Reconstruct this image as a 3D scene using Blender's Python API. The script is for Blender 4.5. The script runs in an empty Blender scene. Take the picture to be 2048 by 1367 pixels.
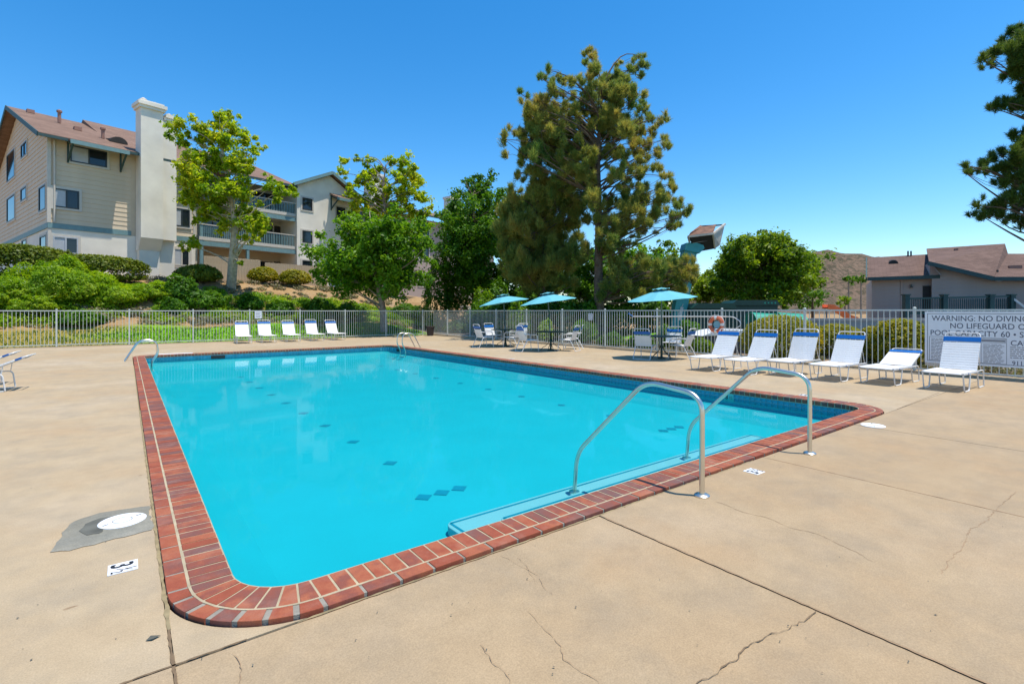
import bpy, bmesh, math, random
import numpy as np
from mathutils import Vector, Matrix
rad = math.radians
random.seed(7)
RNG = np.random.default_rng(7)
sc = bpy.context.scene
COL = sc.collection

# ------------------------------------------------------------------ camera, sky, sun, exposure
YAW = math.atan2(.607, .795)
cd = bpy.data.cameras.new('camera'); cam = bpy.data.objects.new('camera', cd); COL.objects.link(cam)
cd.sensor_width = 36; cd.lens = 36*1010/2048; cd.shift_y = -61.5/2048
cd.clip_start = .05; cd.clip_end = 3000
cam.location = (0, 0, 1.5); cam.rotation_euler = (rad(90), 0, -YAW)
sc.camera = cam
EL = rad(74); AZ = math.atan2(.618, -.786)
w = bpy.data.worlds.new('World'); sc.world = w; w.use_nodes = True
wn = w.node_tree.nodes; wl = w.node_tree.links
sky = wn.new('ShaderNodeTexSky'); sky.sky_type = 'NISHITA'; sky.sun_disc = False
sky.sun_elevation = EL; sky.sun_rotation = AZ
sky.air_density = 1.0; sky.dust_density = .35; sky.ozone_density = 3.2; sky.altitude = 100
hs = wn.new('ShaderNodeHueSaturation'); hs.inputs['Saturation'].default_value = 1.38; hs.inputs['Hue'].default_value = .497
wl.new(sky.outputs[0], hs.inputs['Color']); wl.new(hs.outputs[0], wn['Background'].inputs[0])
wn['Background'].inputs[1].default_value = .127
sd = bpy.data.lights.new('sun', 'SUN'); sun = bpy.data.objects.new('sun', sd); COL.objects.link(sun)
sd.energy = 3.3; sd.angle = rad(.53); sd.color = (1, .93, .81)
sv = Vector((math.sin(AZ)*math.cos(EL), math.cos(AZ)*math.cos(EL), math.sin(EL)))
sun.rotation_euler = sv.to_track_quat('Z', 'Y').to_euler(); sun.location = (0, 0, 30)
sc.view_settings.view_transform = 'Standard'; sc.view_settings.look = 'None'
sc.view_settings.exposure = .75; sc.view_settings.gamma = 1; sc.view_settings.use_curve_mapping = False

# ------------------------------------------------------------------ survey helpers (photo pixel -> place on the ground)
F, HC, Y0 = 1010., 1.5, 622.
def ray(px):
    t = (px-1024)/F; return (t*.795+.607, -t*.607+.795)
def G(px, py, z=0.):
    D = F*(HC-z)/(py-Y0); r = ray(px); return Vector((r[0]*D, r[1]*D, z))
def at(px, py, D):
    r = ray(px); return Vector((r[0]*D, r[1]*D, HC-(py-Y0)*D/F))
def sm(t):
    t = np.clip(t, 0, 1); return t*t*(3-2*t)
def H(X, Y):
    X = np.asarray(X, float); Y = np.asarray(Y, float)
    toe = 32.3 + .05*np.clip(X, -30, 30)
    crest = 38.2 + .2*np.clip(X+4, -10, 30)
    ls = .16*np.clip(Y-28.4, 0, 4.3)*(1-sm((X-13)/6))
    b = ls+2.9*sm((Y-toe)/(crest-toe))*(1-sm((X-16.5-1.1*np.clip(Y-33, 0, 12))/8))
    b = b*(1-.35*sm((-X-1)/9)*(1-sm((Y-36)/4)))
    m = .55*np.exp(-(((X-20.5)/1.6)**2+((Y-14.8)/2.2)**2))
    wob = .10*np.sin(X*.9+1.3*np.sin(Y*.7))*np.sin(Y*1.1)*np.clip(b, 0, 1)
    return b + m + wob - .05
def hit(px, py, lo=20, hi=70):
    D = lo
    while D < hi:
        p = at(px, py, D)
        if p.z <= float(H(p.x, p.y)): return p, D
        D += .05
    return at(px, py, hi), hi

# ------------------------------------------------------------------ materials
def newmat(n):
    m = bpy.data.materials.new(n); m.use_nodes = True
    return m, m.node_tree.nodes, m.node_tree.links, m.node_tree.nodes['Principled BSDF']
def c4(c): return (*c, 1)
def mat(n, col, rough=.6, metal=0., var=.12, scale=6., bump=0., bscale=40., spec=.4):
    m, N, L, B = newmat(n)
    B.inputs['Roughness'].default_value = rough; B.inputs['Metallic'].default_value = metal
    B.inputs['Specular IOR Level'].default_value = spec
    tc = N.new('ShaderNodeTexCoord')
    if var:
        no = N.new('ShaderNodeTexNoise'); no.inputs['Scale'].default_value = scale; no.inputs['Detail'].default_value = 4
        L.new(tc.outputs['Object'], no.inputs['Vector'])
        r = N.new('ShaderNodeValToRGB')
        r.color_ramp.elements[0].position = .3; r.color_ramp.elements[1].position = .7
        r.color_ramp.elements[0].color = c4([x*(1-var) for x in col]); r.color_ramp.elements[1].color = c4([min(1, x*(1+var)) for x in col])
        L.new(no.outputs[0], r.inputs[0]); L.new(r.outputs[0], B.inputs['Base Color'])
    else: B.inputs['Base Color'].default_value = c4(col)
    if bump:
        n2 = N.new('ShaderNodeTexNoise'); n2.inputs['Scale'].default_value = bscale; n2.inputs['Detail'].default_value = 3
        L.new(tc.outputs['Object'], n2.inputs['Vector'])
        b = N.new('ShaderNodeBump'); b.inputs['Strength'].default_value = bump; b.inputs['Distance'].default_value = .02
        L.new(n2.outputs[0], b.inputs['Height']); L.new(b.outputs[0], B.inputs['Normal'])
    return m
def leafmat(n, cols, trans=.35):
    m, N, L, B = newmat(n)
    ge = N.new('ShaderNodeNewGeometry'); tc = N.new('ShaderNodeTexCoord')
    no = N.new('ShaderNodeTexNoise'); no.inputs['Scale'].default_value = .55; no.inputs['Detail'].default_value = 2
    L.new(tc.outputs['Object'], no.inputs['Vector'])
    ad = N.new('ShaderNodeMath'); ad.operation = 'MULTIPLY_ADD'; ad.inputs[1].default_value = .5
    mm = N.new('ShaderNodeMath'); mm.operation = 'MULTIPLY_ADD'; mm.inputs[1].default_value = 1.5; mm.inputs[2].default_value = -.48
    L.new(no.outputs[0], mm.inputs[0]); L.new(ge.outputs['Random Per Island'], ad.inputs[0]); L.new(mm.outputs[0], ad.inputs[2])
    r = N.new('ShaderNodeValToRGB'); e = r.color_ramp.elements
    e[0].position = .05; e[0].color = c4(cols[0]); e[1].position = .95; e[1].color = c4(cols[-1])
    for i, c in enumerate(cols[1:-1]):
        x = e.new(.05+.9*(i+1)/(len(cols)-1)); x.color = c4(c)
    L.new(ad.outputs[0], r.inputs[0]); L.new(r.outputs[0], B.inputs['Base Color'])
    B.inputs['Roughness'].default_value = .5; B.inputs['Specular IOR Level'].default_value = .35
    tr = N.new('ShaderNodeBsdfTranslucent'); L.new(mix(N, L, 1., r.outputs[0], (1.6, 1.45, .9), 'MULTIPLY'), tr.inputs[0])
    mx = N.new('ShaderNodeMixShader'); mx.inputs[0].default_value = trans
    L.new(B.outputs[0], mx.inputs[1]); L.new(tr.outputs[0], mx.inputs[2])
    L.new(mx.outputs[0], N['Material Output'].inputs[0])
    return m
def noise(N, L, vec, s, d=4, rough=.55):
    n = N.new('ShaderNodeTexNoise'); n.inputs['Scale'].default_value = s; n.inputs['Detail'].default_value = d; n.inputs['Roughness'].default_value = rough
    L.new(vec, n.inputs['Vector']); return n.outputs[0]
def ramp(N, L, fac, stops):
    r = N.new('ShaderNodeValToRGB'); e = r.color_ramp.elements
    e[0].position, e[0].color = stops[0][0], c4(stops[0][1]); e[1].position, e[1].color = stops[-1][0], c4(stops[-1][1])
    for p, c in stops[1:-1]:
        x = e.new(p); x.color = c4(c)
    L.new(fac, r.inputs[0]); return r.outputs[0]
def mix(N, L, fac, a, b, mode='MIX'):
    m = N.new('ShaderNodeMix'); m.data_type = 'RGBA'; m.blend_type = mode
    if isinstance(fac, float): m.inputs[0].default_value = fac
    else: L.new(fac, m.inputs[0])
    for s, v in ((6, a), (7, b)):
        if isinstance(v, tuple): m.inputs[s].default_value = c4(v)
        else: L.new(v, m.inputs[s])
    return m.outputs[2]
def concrete(n, base, warm, pale, k=1.):
    m, N, L, B = newmat(n)
    ge = N.new('ShaderNodeNewGeometry'); P = ge.outputs['Position']
    big = noise(N, L, P, .35*k, 5, .6)
    c = ramp(N, L, big, [(.3, warm), (.5, base), (.68, pale)])
    mid = noise(N, L, P, 1.9*k, 6, .65)
    c = mix(N, L, ramp(N, L, mid, [(.44, (0, 0, 0)), (.68, (.6, .6, .6))]), c, tuple(x*.82 for x in (base[0]*.92, base[1]*.98, base[2]*1.1)))
    # pinkish iron bleed in broad patches
    pk = noise(N, L, P, .8, 5, .6)
    c = mix(N, L, ramp(N, L, pk, [(.52, (0, 0, 0)), (.75, (.6, .6, .6))]), c, (base[0]*1.02, base[1]*.91, base[2]*.82))
    sw = noise(N, L, P, 5.5*k, 8, .75)
    c = mix(N, L, .5, c, ramp(N, L, sw, [(.3, (.42, .42, .42)), (.7, (.58, .58, .58))]), 'OVERLAY')
    fine = noise(N, L, P, 130, 3, .7)
    c = mix(N, L, .55, c, ramp(N, L, fine, [(.3, (.35, .35, .35)), (.7, (.64, .64, .64))]), 'OVERLAY')
    gr = noise(N, L, P, 38, 6, .8)
    c = mix(N, L, ramp(N, L, gr, [(.60, (0, 0, 0)), (.70, (.55, .55, .55))]), c, tuple(x*.62 for x in base))
    # dark flecks and rust spots
    v = N.new('ShaderNodeTexVoronoi'); v.inputs['Scale'].default_value = 2.9; v.inputs['Randomness'].default_value = 1
    wv = N.new('ShaderNodeVectorMath'); wv.operation = 'ADD'; nv = N.new('ShaderNodeTexNoise'); nv.inputs['Scale'].default_value = 9
    L.new(P, nv.inputs['Vector']); sc_ = N.new('ShaderNodeVectorMath'); sc_.operation = 'SCALE'; sc_.inputs['Scale'].default_value = .12
    L.new(nv.outputs['Color'], sc_.inputs[0]); L.new(P, wv.inputs[0]); L.new(sc_.outputs[0], wv.inputs[1]); L.new(wv.outputs[0], v.inputs['Vector'])
    sp = ramp(N, L, v.outputs['Distance'], [(.015, (.75, .75, .75)), (.05, (0, 0, 0))])
    sel = ramp(N, L, v.outputs['Color'], [(.55, (0, 0, 0)), (.6, (1, 1, 1))])
    mk = mix(N, L, 1., sp, sel, 'MULTIPLY')
    c = mix(N, L, mk, c, (.16, .085, .035))
    L.new(c, B.inputs['Base Color'])
    B.inputs['Roughness'].default_value = .85; B.inputs['Specular IOR Level'].default_value = .25
    b = N.new('ShaderNodeBump'); b.inputs['Strength'].default_value = .45; b.inputs['Distance'].default_value = .004
    L.new(noise(N, L, P, 60, 5, .7), b.inputs['Height']); L.new(b.outputs[0], B.inputs['Normal'])
    return m
def brickmat():
    m, N, L, B = newmat('brick_clay')
    oi = N.new('ShaderNodeObjectInfo'); ge = N.new('ShaderNodeNewGeometry'); P = ge.outputs['Position']
    a = N.new('ShaderNodeMath'); a.operation = 'ADD'; L.new(oi.outputs['Random'], a.inputs[0]); L.new(ge.outputs['Random Per Island'], a.inputs[1])
    fr = N.new('ShaderNodeMath'); fr.operation = 'FRACT'; L.new(a.outputs[0], fr.inputs[0])
    ad = N.new('ShaderNodeMath'); ad.operation = 'MULTIPLY_ADD'; ad.inputs[1].default_value = .75
    n1 = N.new('ShaderNodeMath'); n1.operation = 'MULTIPLY_ADD'; n1.inputs[1].default_value = .9; n1.inputs[2].default_value = -.32
    L.new(noise(N, L, P, 9, 4), n1.inputs[0]); L.new(fr.outputs[0], ad.inputs[0]); L.new(n1.outputs[0], ad.inputs[2])
    c = ramp(N, L, ad.outputs[0], [(.0, (.225, .056, .028)), (.25, (.28, .070, .035)), (.45, (.34, .105, .05)), (.62, (.23, .068, .043)), (.8, (.18, .072, .056)), (1., (.15, .085, .076))])
    c = mix(N, L, ramp(N, L, noise(N, L, P, 3.2, 5, .7), [(.5, (0, 0, 0)), (.75, (.45, .45, .45))]), c, (.36, .21, .16))
    c = mix(N, L, .5, c, ramp(N, L, noise(N, L, P, 160, 3, .7), [(.3, (.36, .36, .36)), (.7, (.64, .64, .64))]), 'OVERLAY')
    L.new(c, B.inputs['Base Color']); B.inputs['Roughness'].default_value = .75; B.inputs['Specular IOR Level'].default_value = .3
    b = N.new('ShaderNodeBump'); b.inputs['Strength'].default_value = .35; b.inputs['Distance'].default_value = .004
    L.new(noise(N, L, P, 90, 4, .7), b.inputs['Height']); L.new(b.outputs[0], B.inputs['Normal'])
    return m
def watermat():
    m, N, L, B = newmat('pool_water'); N.remove(B)
    ge = N.new('ShaderNodeNewGeometry')
    t = N.new('ShaderNodeBsdfTransparent'); t.inputs[0].default_value = (.50, .90, .925, 1)
    g = N.new('ShaderNodeBsdfGlossy'); g.inputs['Roughness'].default_value = .015
    fr = N.new('ShaderNodeFresnel'); fr.inputs['IOR'].default_value = 1.21
    b = N.new('ShaderNodeBump'); b.inputs['Strength'].default_value = .035; b.inputs['Distance'].default_value = .03
    L.new(noise(N, L, ge.outputs['Position'], 2.6, 5, .62), b.inputs['Height']); L.new(b.outputs[0], g.inputs['Normal']); L.new(b.outputs[0], fr.inputs['Normal'])
    mu = N.new('ShaderNodeMath'); mu.operation = 'MULTIPLY'; mu.inputs[1].default_value = .46; L.new(fr.outputs[0], mu.inputs[0])
    x = N.new('ShaderNodeMixShader'); L.new(mu.outputs[0], x.inputs[0]); L.new(t.outputs[0], x.inputs[1]); L.new(g.outputs[0], x.inputs[2])
    L.new(x.outputs[0], N['Material Output'].inputs[0]); return m
def groundmat():
    m, N, L, B = newmat('ground_soil_grass')
    ge = N.new('ShaderNodeNewGeometry'); P = ge.outputs['Position']
    sx = N.new('ShaderNodeSeparateXYZ'); L.new(P, sx.inputs[0])
    n1 = noise(N, L, P, .6, 6, .65); n2 = noise(N, L, P, 7, 5, .7)
    soil = ramp(N, L, n1, [(.3, (.25, .15, .07)), (.5, (.36, .235, .115)), (.7, (.30, .225, .15))])
    soil = mix(N, L, .6, soil, ramp(N, L, n2, [(.3, (.33, .33, .33)), (.7, (.66, .66, .66))]), 'OVERLAY')
    att = N.new('ShaderNodeAttribute'); att.attribute_name = 'cover'
    gr = ramp(N, L, n2, [(.3, (.10, .27, .008)), (.6, (.16, .37, .012)), (.8, (.27, .40, .025))])
    dry = ramp(N, L, n2, [(.3, (.20, .17, .03)), (.7, (.32, .25, .06))])
    sa = N.new('ShaderNodeSeparateColor'); L.new(att.outputs['Color'], sa.inputs[0])
    g2 = mix(N, L, sa.outputs[1], gr, dry)
    c = mix(N, L, sa.outputs[0], soil, g2)
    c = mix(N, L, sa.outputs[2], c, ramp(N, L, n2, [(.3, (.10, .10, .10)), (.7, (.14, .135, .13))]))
    L.new(c, B.inputs['Base Color']); B.inputs['Roughness'].default_value = .95; B.inputs['Specular IOR Level'].default_value = .1
    b = N.new('ShaderNodeBump'); b.inputs['Strength'].default_value = .8; b.inputs['Distance'].default_value = .08
    L.new(n2, b.inputs['Height']); L.new(b.outputs[0], B.inputs['Normal']); return m
def hillmat():
    m, N, L, B = newmat('dry_hillside')
    ge = N.new('ShaderNodeNewGeometry'); P = ge.outputs['Position']
    c = ramp(N, L, noise(N, L, P, .03, 6, .7), [(.3, (.12, .08, .055)), (.5, (.165, .115, .08)), (.7, (.14, .105, .08))])
    c = mix(N, L, ramp(N, L, noise(N, L, P, .22, 5, .75), [(.46, (0, 0, 0)), (.56, (.9, .9, .9))]), c, (.06, .055, .035))
    c = mix(N, L, ramp(N, L, noise(N, L, P, .45, 4, .8), [(.58, (0, 0, 0)), (.7, (.7, .7, .7))]), c, (.36, .26, .19))
    L.new(c, B.inputs['Base Color']); B.inputs['Roughness'].default_value = 1; B.inputs['Specular IOR Level'].default_value = .05
    return m
def shingle(n, col):
    m, N, L, B = newmat(n)
    tc = N.new('ShaderNodeTexCoord')
    br = N.new('ShaderNodeTexBrick'); br.inputs['Scale'].default_value = 1.; br.inputs['Brick Width'].default_value = .45; br.inputs['Row Height'].default_value = .16
    br.inputs['Mortar Size'].default_value = .008; br.inputs['Color1'].default_value = c4([x*.86 for x in col]); br.inputs['Color2'].default_value = c4([x*1.16 for x in col]); br.inputs['Mortar'].default_value = c4([x*.55 for x in col])
    L.new(tc.outputs['UV'], br.inputs['Vector'])
    c = mix(N, L, .6, br.outputs[0], ramp(N, L, noise(N, L, tc.outputs['Object'], .8, 5), [(.3, (.4, .4, .4)), (.7, (.6, .6, .6))]), 'OVERLAY')
    L.new(c, B.inputs['Base Color']); B.inputs['Roughness'].default_value = .9; B.inputs['Specular IOR Level'].default_value = .15
    return m

M = dict(
 deck=concrete('tan_concrete', (.405, .312, .196), (.385, .282, .168), (.44, .352, .244)),
 deck2=concrete('warm_tan_concrete', (.37, .272, .162), (.36, .25, .14), (.40, .302, .194)),
 patch=concrete('grey_cement', (.23, .22, .175), (.165, .155, .12), (.32, .30, .245), 3.2),
 seal=mat('joint_sealant', (.27, .215, .115), .8, var=.3, scale=12), crack=mat('crack_dirt', (.17, .115, .065), .9, var=.25, scale=20),
 hair=mat('hairline_dirt', (.30, .20, .115), .9, var=.15, scale=20),
 brick=brickmat(), mortar=mat('mortar', (.40, .33, .215), .9, var=.18, scale=8, bump=.3, bscale=120),
 mortar_grey=mat('mortar_grey', (.27, .25, .205), .9, var=.25, scale=15, bump=.3, bscale=120),
 plaster=mat('pool_paint', (.012, .405, .465), .7, var=.035, scale=1.2), step=mat('step_plaster', (.42, .47, .50), .7, var=.03, scale=2),
 tile=mat('blue_tile', (.02, .22, .32), .15, var=.25, scale=9, spec=.6), grout=mat('tile_grout', (.22, .46, .48), .6, var=0),
 dtile=mat('floor_tile_blue', (.006, .235, .33), .4, var=.1), ltile=mat('marker_tile', (.11, .46, .42), .3, var=0),
 water=watermat(), steel=mat('brushed_steel', (.70, .66, .58), .33, 1., var=.05), white=mat('white_paint', (.68, .67, .65), .35, var=.03, spec=.5),
 strap=mat('white_vinyl', (.78, .77, .75), .4, var=.03, scale=3), bstrap=mat('blue_vinyl', (.008, .12, .40), .4, var=.06, scale=4),
 lid=mat('white_plastic', (.76, .78, .80), .4, var=.03), black=mat('black_print', (.015, .015, .018), .5, var=0), grey=mat('grey_print', (.22, .22, .23), .6, var=0),
 fence=mat('fence_paint', (.53, .55, .51), .45, var=.06), ground=groundmat(), hill=hillmat(),
 roof=shingle('brown_shingle', (.21, .135, .10)), roof2=shingle('dark_brown_shingle', (.155, .10, .08)),
 stucco=mat('white_stucco', (.76, .70, .60), .9, var=.09, scale=.9, bump=.25, bscale=60), stucco2=mat('beige_stucco', (.56, .49, .39), .9, var=.05, scale=2, bump=.2, bscale=60),
 siding=mat('tan_siding', (.62, .50, .36), .7, var=.06, scale=1.5), siding2=mat('grey_siding', (.38, .30, .26), .75, var=.06, scale=1.2),
 teal=mat('teal_trim', (.16, .27, .28), .6, var=.1), dteal=mat('dark_teal_trim', (.035, .075, .075), .6, var=.12), frame=mat('window_frame_dark', (.03, .04, .045), .4, var=0),
 trimw=mat('trim_beige', (.56, .51, .44), .7, var=.05),
 glass=mat('window_glass', (.015, .022, .03), .05, var=0, spec=.55), blind=mat('window_blind', (.42, .44, .46), .5, var=.05, spec=.5), dark=mat('room_dark', (.03, .028, .026), .8, var=.1),
 fwood=mat('patio_fence_wood', (.44, .34, .23), .8, var=.12, scale=4), bark=mat('bark', (.12, .085, .06), .95, var=.4, scale=7, bump=.8, bscale=12),
 pale_bark=mat('pale_bark', (.42, .36, .28), .9, var=.3, scale=5, bump=.4, bscale=12), grey_bark=mat('grey_bark', (.24, .19, .15), .9, var=.3, scale=5, bump=.5, bscale=14),
 syc=leafmat('sycamore_leaf', [(.085, .19, .005), (.20, .34, .008), (.34, .44, .012), (.48, .48, .02)], .58),
 ficus=leafmat('ficus_leaf', [(.03, .10, .004), (.075, .20, .006), (.14, .30, .008), (.21, .37, .014)], .5),
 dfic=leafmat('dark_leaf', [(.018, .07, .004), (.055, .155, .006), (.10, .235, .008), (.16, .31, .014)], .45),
 bush=leafmat('bushy_leaf', [(.035, .09, .004), (.105, .20, .006), (.18, .29, .010), (.26, .35, .018)], .48),
 juni=leafmat('juniper_leaf', [(.08, .19, .005), (.17, .33, .007), (.27, .42, .010), (.36, .46, .018)], .5),
 box=leafmat('boxwood_leaf', [(.09, .12, .005), (.20, .22, .008), (.32, .29, .010), (.42, .32, .016)], .4),
 hedge=leafmat('hedge_leaf', [(.04, .08, .006), (.10, .15, .008), (.16, .21, .012), (.23, .25, .018)], .38),
 scrub=leafmat('scrub_leaf', [(.20, .165, .13), (.15, .17, .06), (.27, .22, .16), (.13, .22, .03)], .3),
 pine=leafmat('pine_needle', [(.055, .175, .04), (.13, .225, .055), (.24, .285, .07), (.36, .35, .08), (.39, .30, .09)], .54),
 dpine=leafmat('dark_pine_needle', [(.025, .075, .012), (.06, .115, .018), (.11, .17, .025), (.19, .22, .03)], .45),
 canvas=mat('aqua_canvas', (.12, .42, .49), .75, var=.04), green_metal=mat('dark_green_metal', (.010, .045, .035), .4, var=.15), pole=mat('green_pole', (.10, .16, .15), .4, var=0),
 orange=mat('orange_plastic', (.75, .14, .03), .4, var=.08), ring=mat('ring_orange', (.70, .17, .08), .5, var=.08), tealp=mat('teal_paint', (.055, .34, .36), .5, var=.12, scale=2),
 rust=mat('rusty_steel', (.17, .085, .05), .8, var=.45, scale=3), palesteel=mat('pale_painted_steel', (.52, .46, .38), .6, var=.2, scale=3), cabinet=mat('grey_cabinet', (.14, .14, .15), .5, var=.1),
 brown=mat('brown_plastic', (.05, .035, .03), .6, var=.1), playgreen=mat('play_green', (.02, .30, .20), .4, var=.08), rail_green=mat('rail_green', (.010, .050, .050), .5, var=.1), rock=mat('boulder', (.27, .24, .21), .9, var=.3, scale=3, bump=.8, bscale=6),
 wallgrey=mat('grey_concrete', (.33, .31, .29), .9, var=.12, scale=1.5), vent=mat('roof_vent', (.30, .16, .12), .7, var=.1), lamp=mat('lamp_globe', (.5, .5, .5), .3, var=0), bluesign=mat('disc_blue', (.25, .5, .62), .4, var=0),
 asphalt=mat('asphalt', (.09, .09, .088), .9, var=.15, scale=2),
)

# ------------------------------------------------------------------ mesh builder
class MB:
    def __init__(s): s.v = []; s.f = []; s.m = []; s.cur = 0
    def add(s, vs, fs):
        o = len(s.v); s.v += [tuple(v) for v in vs]; s.f += [tuple(i+o for i in f) for f in fs]; s.m += [s.cur]*len(fs); return s
    def box(s, x0, x1, y0, y1, z0, z1, T=None):
        vs = [Vector(p) for p in ((x0,y0,z0),(x1,y0,z0),(x1,y1,z0),(x0,y1,z0),(x0,y0,z1),(x1,y0,z1),(x1,y1,z1),(x0,y1,z1))]
        if T is not None: vs = [T @ v for v in vs]
        return s.add(vs, [(0,3,2,1),(4,5,6,7),(0,1,5,4),(1,2,6,5),(2,3,7,6),(3,0,4,7)])
    def beam(s, a, b, w, h, up=(0,0,1)):
        a = Vector(a); b = Vector(b); d = (b-a); l = d.length; d.normalize(); u = Vector(up)
        if abs(d.dot(u)) > .98: u = Vector((0, 1, 0))
        x = d.cross(u).normalized(); y = x.cross(d)
        T = Matrix((( x.x, d.x, y.x, a.x),(x.y, d.y, y.y, a.y),(x.z, d.z, y.z, a.z),(0,0,0,1)))
        return s.box(-w/2, w/2, 0, l, -h/2, h/2, T)
    def tube(s, pts, r, n=8, caps=True):
        pts = [Vector(p) for p in pts]; k = len(pts)
        rr = r if isinstance(r, (list, tuple)) else [r]*k
        vs = []; prev = None
        for i, p in enumerate(pts):
            d = (pts[min(i+1, k-1)]-pts[max(i-1, 0)])
            d = d.normalized() if d.length > 1e-9 else Vector((0,0,1))
            if prev is None:
                u = Vector((0,0,1)) if abs(d.z) < .9 else Vector((1,0,0)); x = d.cross(u).normalized()
            else:
                x = (prev - d*prev.dot(d)); x = x.normalized() if x.length > 1e-6 else d.orthogonal().normalized()
            prev = x; y = d.cross(x)
            for j in range(n):
                a = 2*math.pi*j/n; vs.append(p + (x*math.cos(a)+y*math.sin(a))*rr[i])
        fs = [(i*n+j, i*n+(j+1)%n, (i+1)*n+(j+1)%n, (i+1)*n+j) for i in range(k-1) for j in range(n)]
        if caps: fs += [tuple(range(n))[::-1], tuple((k-1)*n+j for j in range(n))]
        return s.add(vs, fs)
    def lathe(s, prof, n=24, c=(0,0,0)):
        vs = []; fs = []
        for r, z in prof:
            for j in range(n):
                a = 2*math.pi*j/n; vs.append((c[0]+r*math.cos(a), c[1]+r*math.sin(a), c[2]+z))
        for i in range(len(prof)-1):
            for j in range(n): fs.append((i*n+j, i*n+(j+1)%n, (i+1)*n+(j+1)%n, (i+1)*n+j))
        fs += [tuple(range(n))[::-1], tuple((len(prof)-1)*n+j for j in range(n))]
        return s.add(vs, fs)
    def prism(s, poly, z0, z1, ax='z'):
        n = len(poly)
        def P(p, t): return (p[0], p[1], t) if ax == 'z' else ((p[0], t, p[1]) if ax == 'y' else (t, p[0], p[1]))
        vs = [P(p, z0) for p in poly]+[P(p, z1) for p in poly]
        fs = [tuple(range(n))[::-1], tuple(range(n, 2*n))]+[(i, (i+1)%n, n+(i+1)%n, n+i) for i in range(n)]
        return s.add(vs, fs)
    def slab(s, poly3, th):      # polygon in space given thickness downwards
        n = len(poly3); a = [Vector(p) for p in poly3]; b = [p-Vector((0,0,th)) for p in a]
        fs = [tuple(range(n)), tuple(range(n, 2*n))[::-1]]+[(i, n+i, n+(i+1)%n, (i+1)%n) for i in range(n)]
        return s.add(a+b, fs)
    def mesh(s, name, mats, smooth=False, bevel=0., uv=False):
        me = bpy.data.meshes.new(name); me.from_pydata(s.v, [], s.f)
        if not isinstance(mats, (list, tuple)): mats = [mats]
        for m in mats: me.materials.append(m)
        bm = bmesh.new(); bm.from_mesh(me)
        for f, mi in zip(bm.faces, s.m): f.material_index = mi
        bmesh.ops.recalc_face_normals(bm, faces=bm.faces)
        if bevel:
            bmesh.ops.bevel(bm, geom=[e for e in bm.edges if len(e.link_faces) == 2 and e.calc_face_angle(0) > .5], offset=bevel, segments=2, affect='EDGES', profile=.6, clamp_overlap=True)
        if uv:
            ul = bm.loops.layers.uv.new('UVMap')
            for f in bm.faces:
                n = f.normal; u = Vector((0,0,1)).cross(n)
                u = u.normalized() if u.length > .01 else Vector((1,0,0)); vv = n.cross(u)
                for l in f.loops: l[ul].uv = (l.vert.co.dot(u), l.vert.co.dot(vv))
        if smooth:
            for f in bm.faces: f.smooth = True
            for e in bm.edges:
                if len(e.link_faces) == 2 and e.calc_face_angle(0) > .7: e.smooth = False
        bm.to_mesh(me); bm.free(); return me
    def build(s, name, mats, parent=None, smooth=False, bevel=0., uv=False, loc=None):
        return link(name, s.mesh(name, mats, smooth, bevel, uv), parent, loc)
def link(name, me, parent=None, loc=None, rz=0):
    o = bpy.data.objects.new(name, me); COL.objects.link(o)
    if parent is not None: o.parent = parent
    if loc is not None: o.location = loc
    if rz: o.rotation_euler = (0, 0, rz)
    return o
def tag(o, label=None, cat=None, group=None, kind=None):
    if label: o['label'] = label
    if cat: o['category'] = cat
    if group: o['group'] = group
    if kind: o['kind'] = kind
    return o
def thing(name, label, cat, loc=(0,0,0), rz=0, group=None):
    return tag(link(name, None, None, loc, rz), label, cat, group)
def dup(root, loc, rz, label, group=None):
    def cp(o, parent):
        c = o.copy(); COL.objects.link(c)
        if parent is not None: c.parent = parent
        for ch in KIDS.get(o.name, []): cp(ch, c)
        return c
    r = cp(root, None); r.location = loc; r.rotation_euler = (0, 0, rz); r['label'] = label
    if group: r['group'] = group
    return r
KIDS = {}
def index_kids(o):
    KIDS[o.name] = list(o.children)
    for c in o.children: index_kids(c)
def arcpts(c, r, a0, a1, n, ax='xz', third=0.):
    out = []
    for i in range(n+1):
        a = rad(a0+(a1-a0)*i/n); u = c[0]+r*math.cos(a); v = c[1]+r*math.sin(a)
        out.append((u, third, v) if ax == 'xz' else ((third, u, v) if ax == 'yz' else (u, v, third)))
    return out
def roundpath(pts, r, n=5):
    P = [Vector(p) for p in pts]; out = [P[0]]
    for i in range(1, len(P)-1):
        a, b, c = P[i-1], P[i], P[i+1]; d1 = (a-b); d2 = (c-b)
        k = min(r, d1.length*.49, d2.length*.49); p0 = b+d1.normalized()*k; p1 = b+d2.normalized()*k
        for j in range(n+1):
            t = j/n; out.append(p0*(1-t)**2+b*2*t*(1-t)+p1*t*t)
    out.append(P[-1]); return out
def text(s, size, m, name, parent, T, depth=.002, squeeze=1., bold=0., align='LEFT'):
    cu = bpy.data.curves.new(name, 'FONT'); cu.body = s; cu.size = size; cu.extrude = depth; cu.align_x = align; cu.offset = bold; cu.resolution_u = 3
    ob = bpy.data.objects.new(name, cu); me = bpy.data.meshes.new_from_object(ob); bpy.data.objects.remove(ob)
    me.transform(T @ Matrix.Diagonal((squeeze, 1, 1, 1))); me.materials.clear(); me.materials.append(m)
    return link(name, me, parent)
def axes(o, x, y, z):
    return Matrix(((x[0],y[0],z[0],o[0]),(x[1],y[1],z[1],o[1]),(x[2],y[2],z[2],o[2]),(0,0,0,1)))

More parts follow.
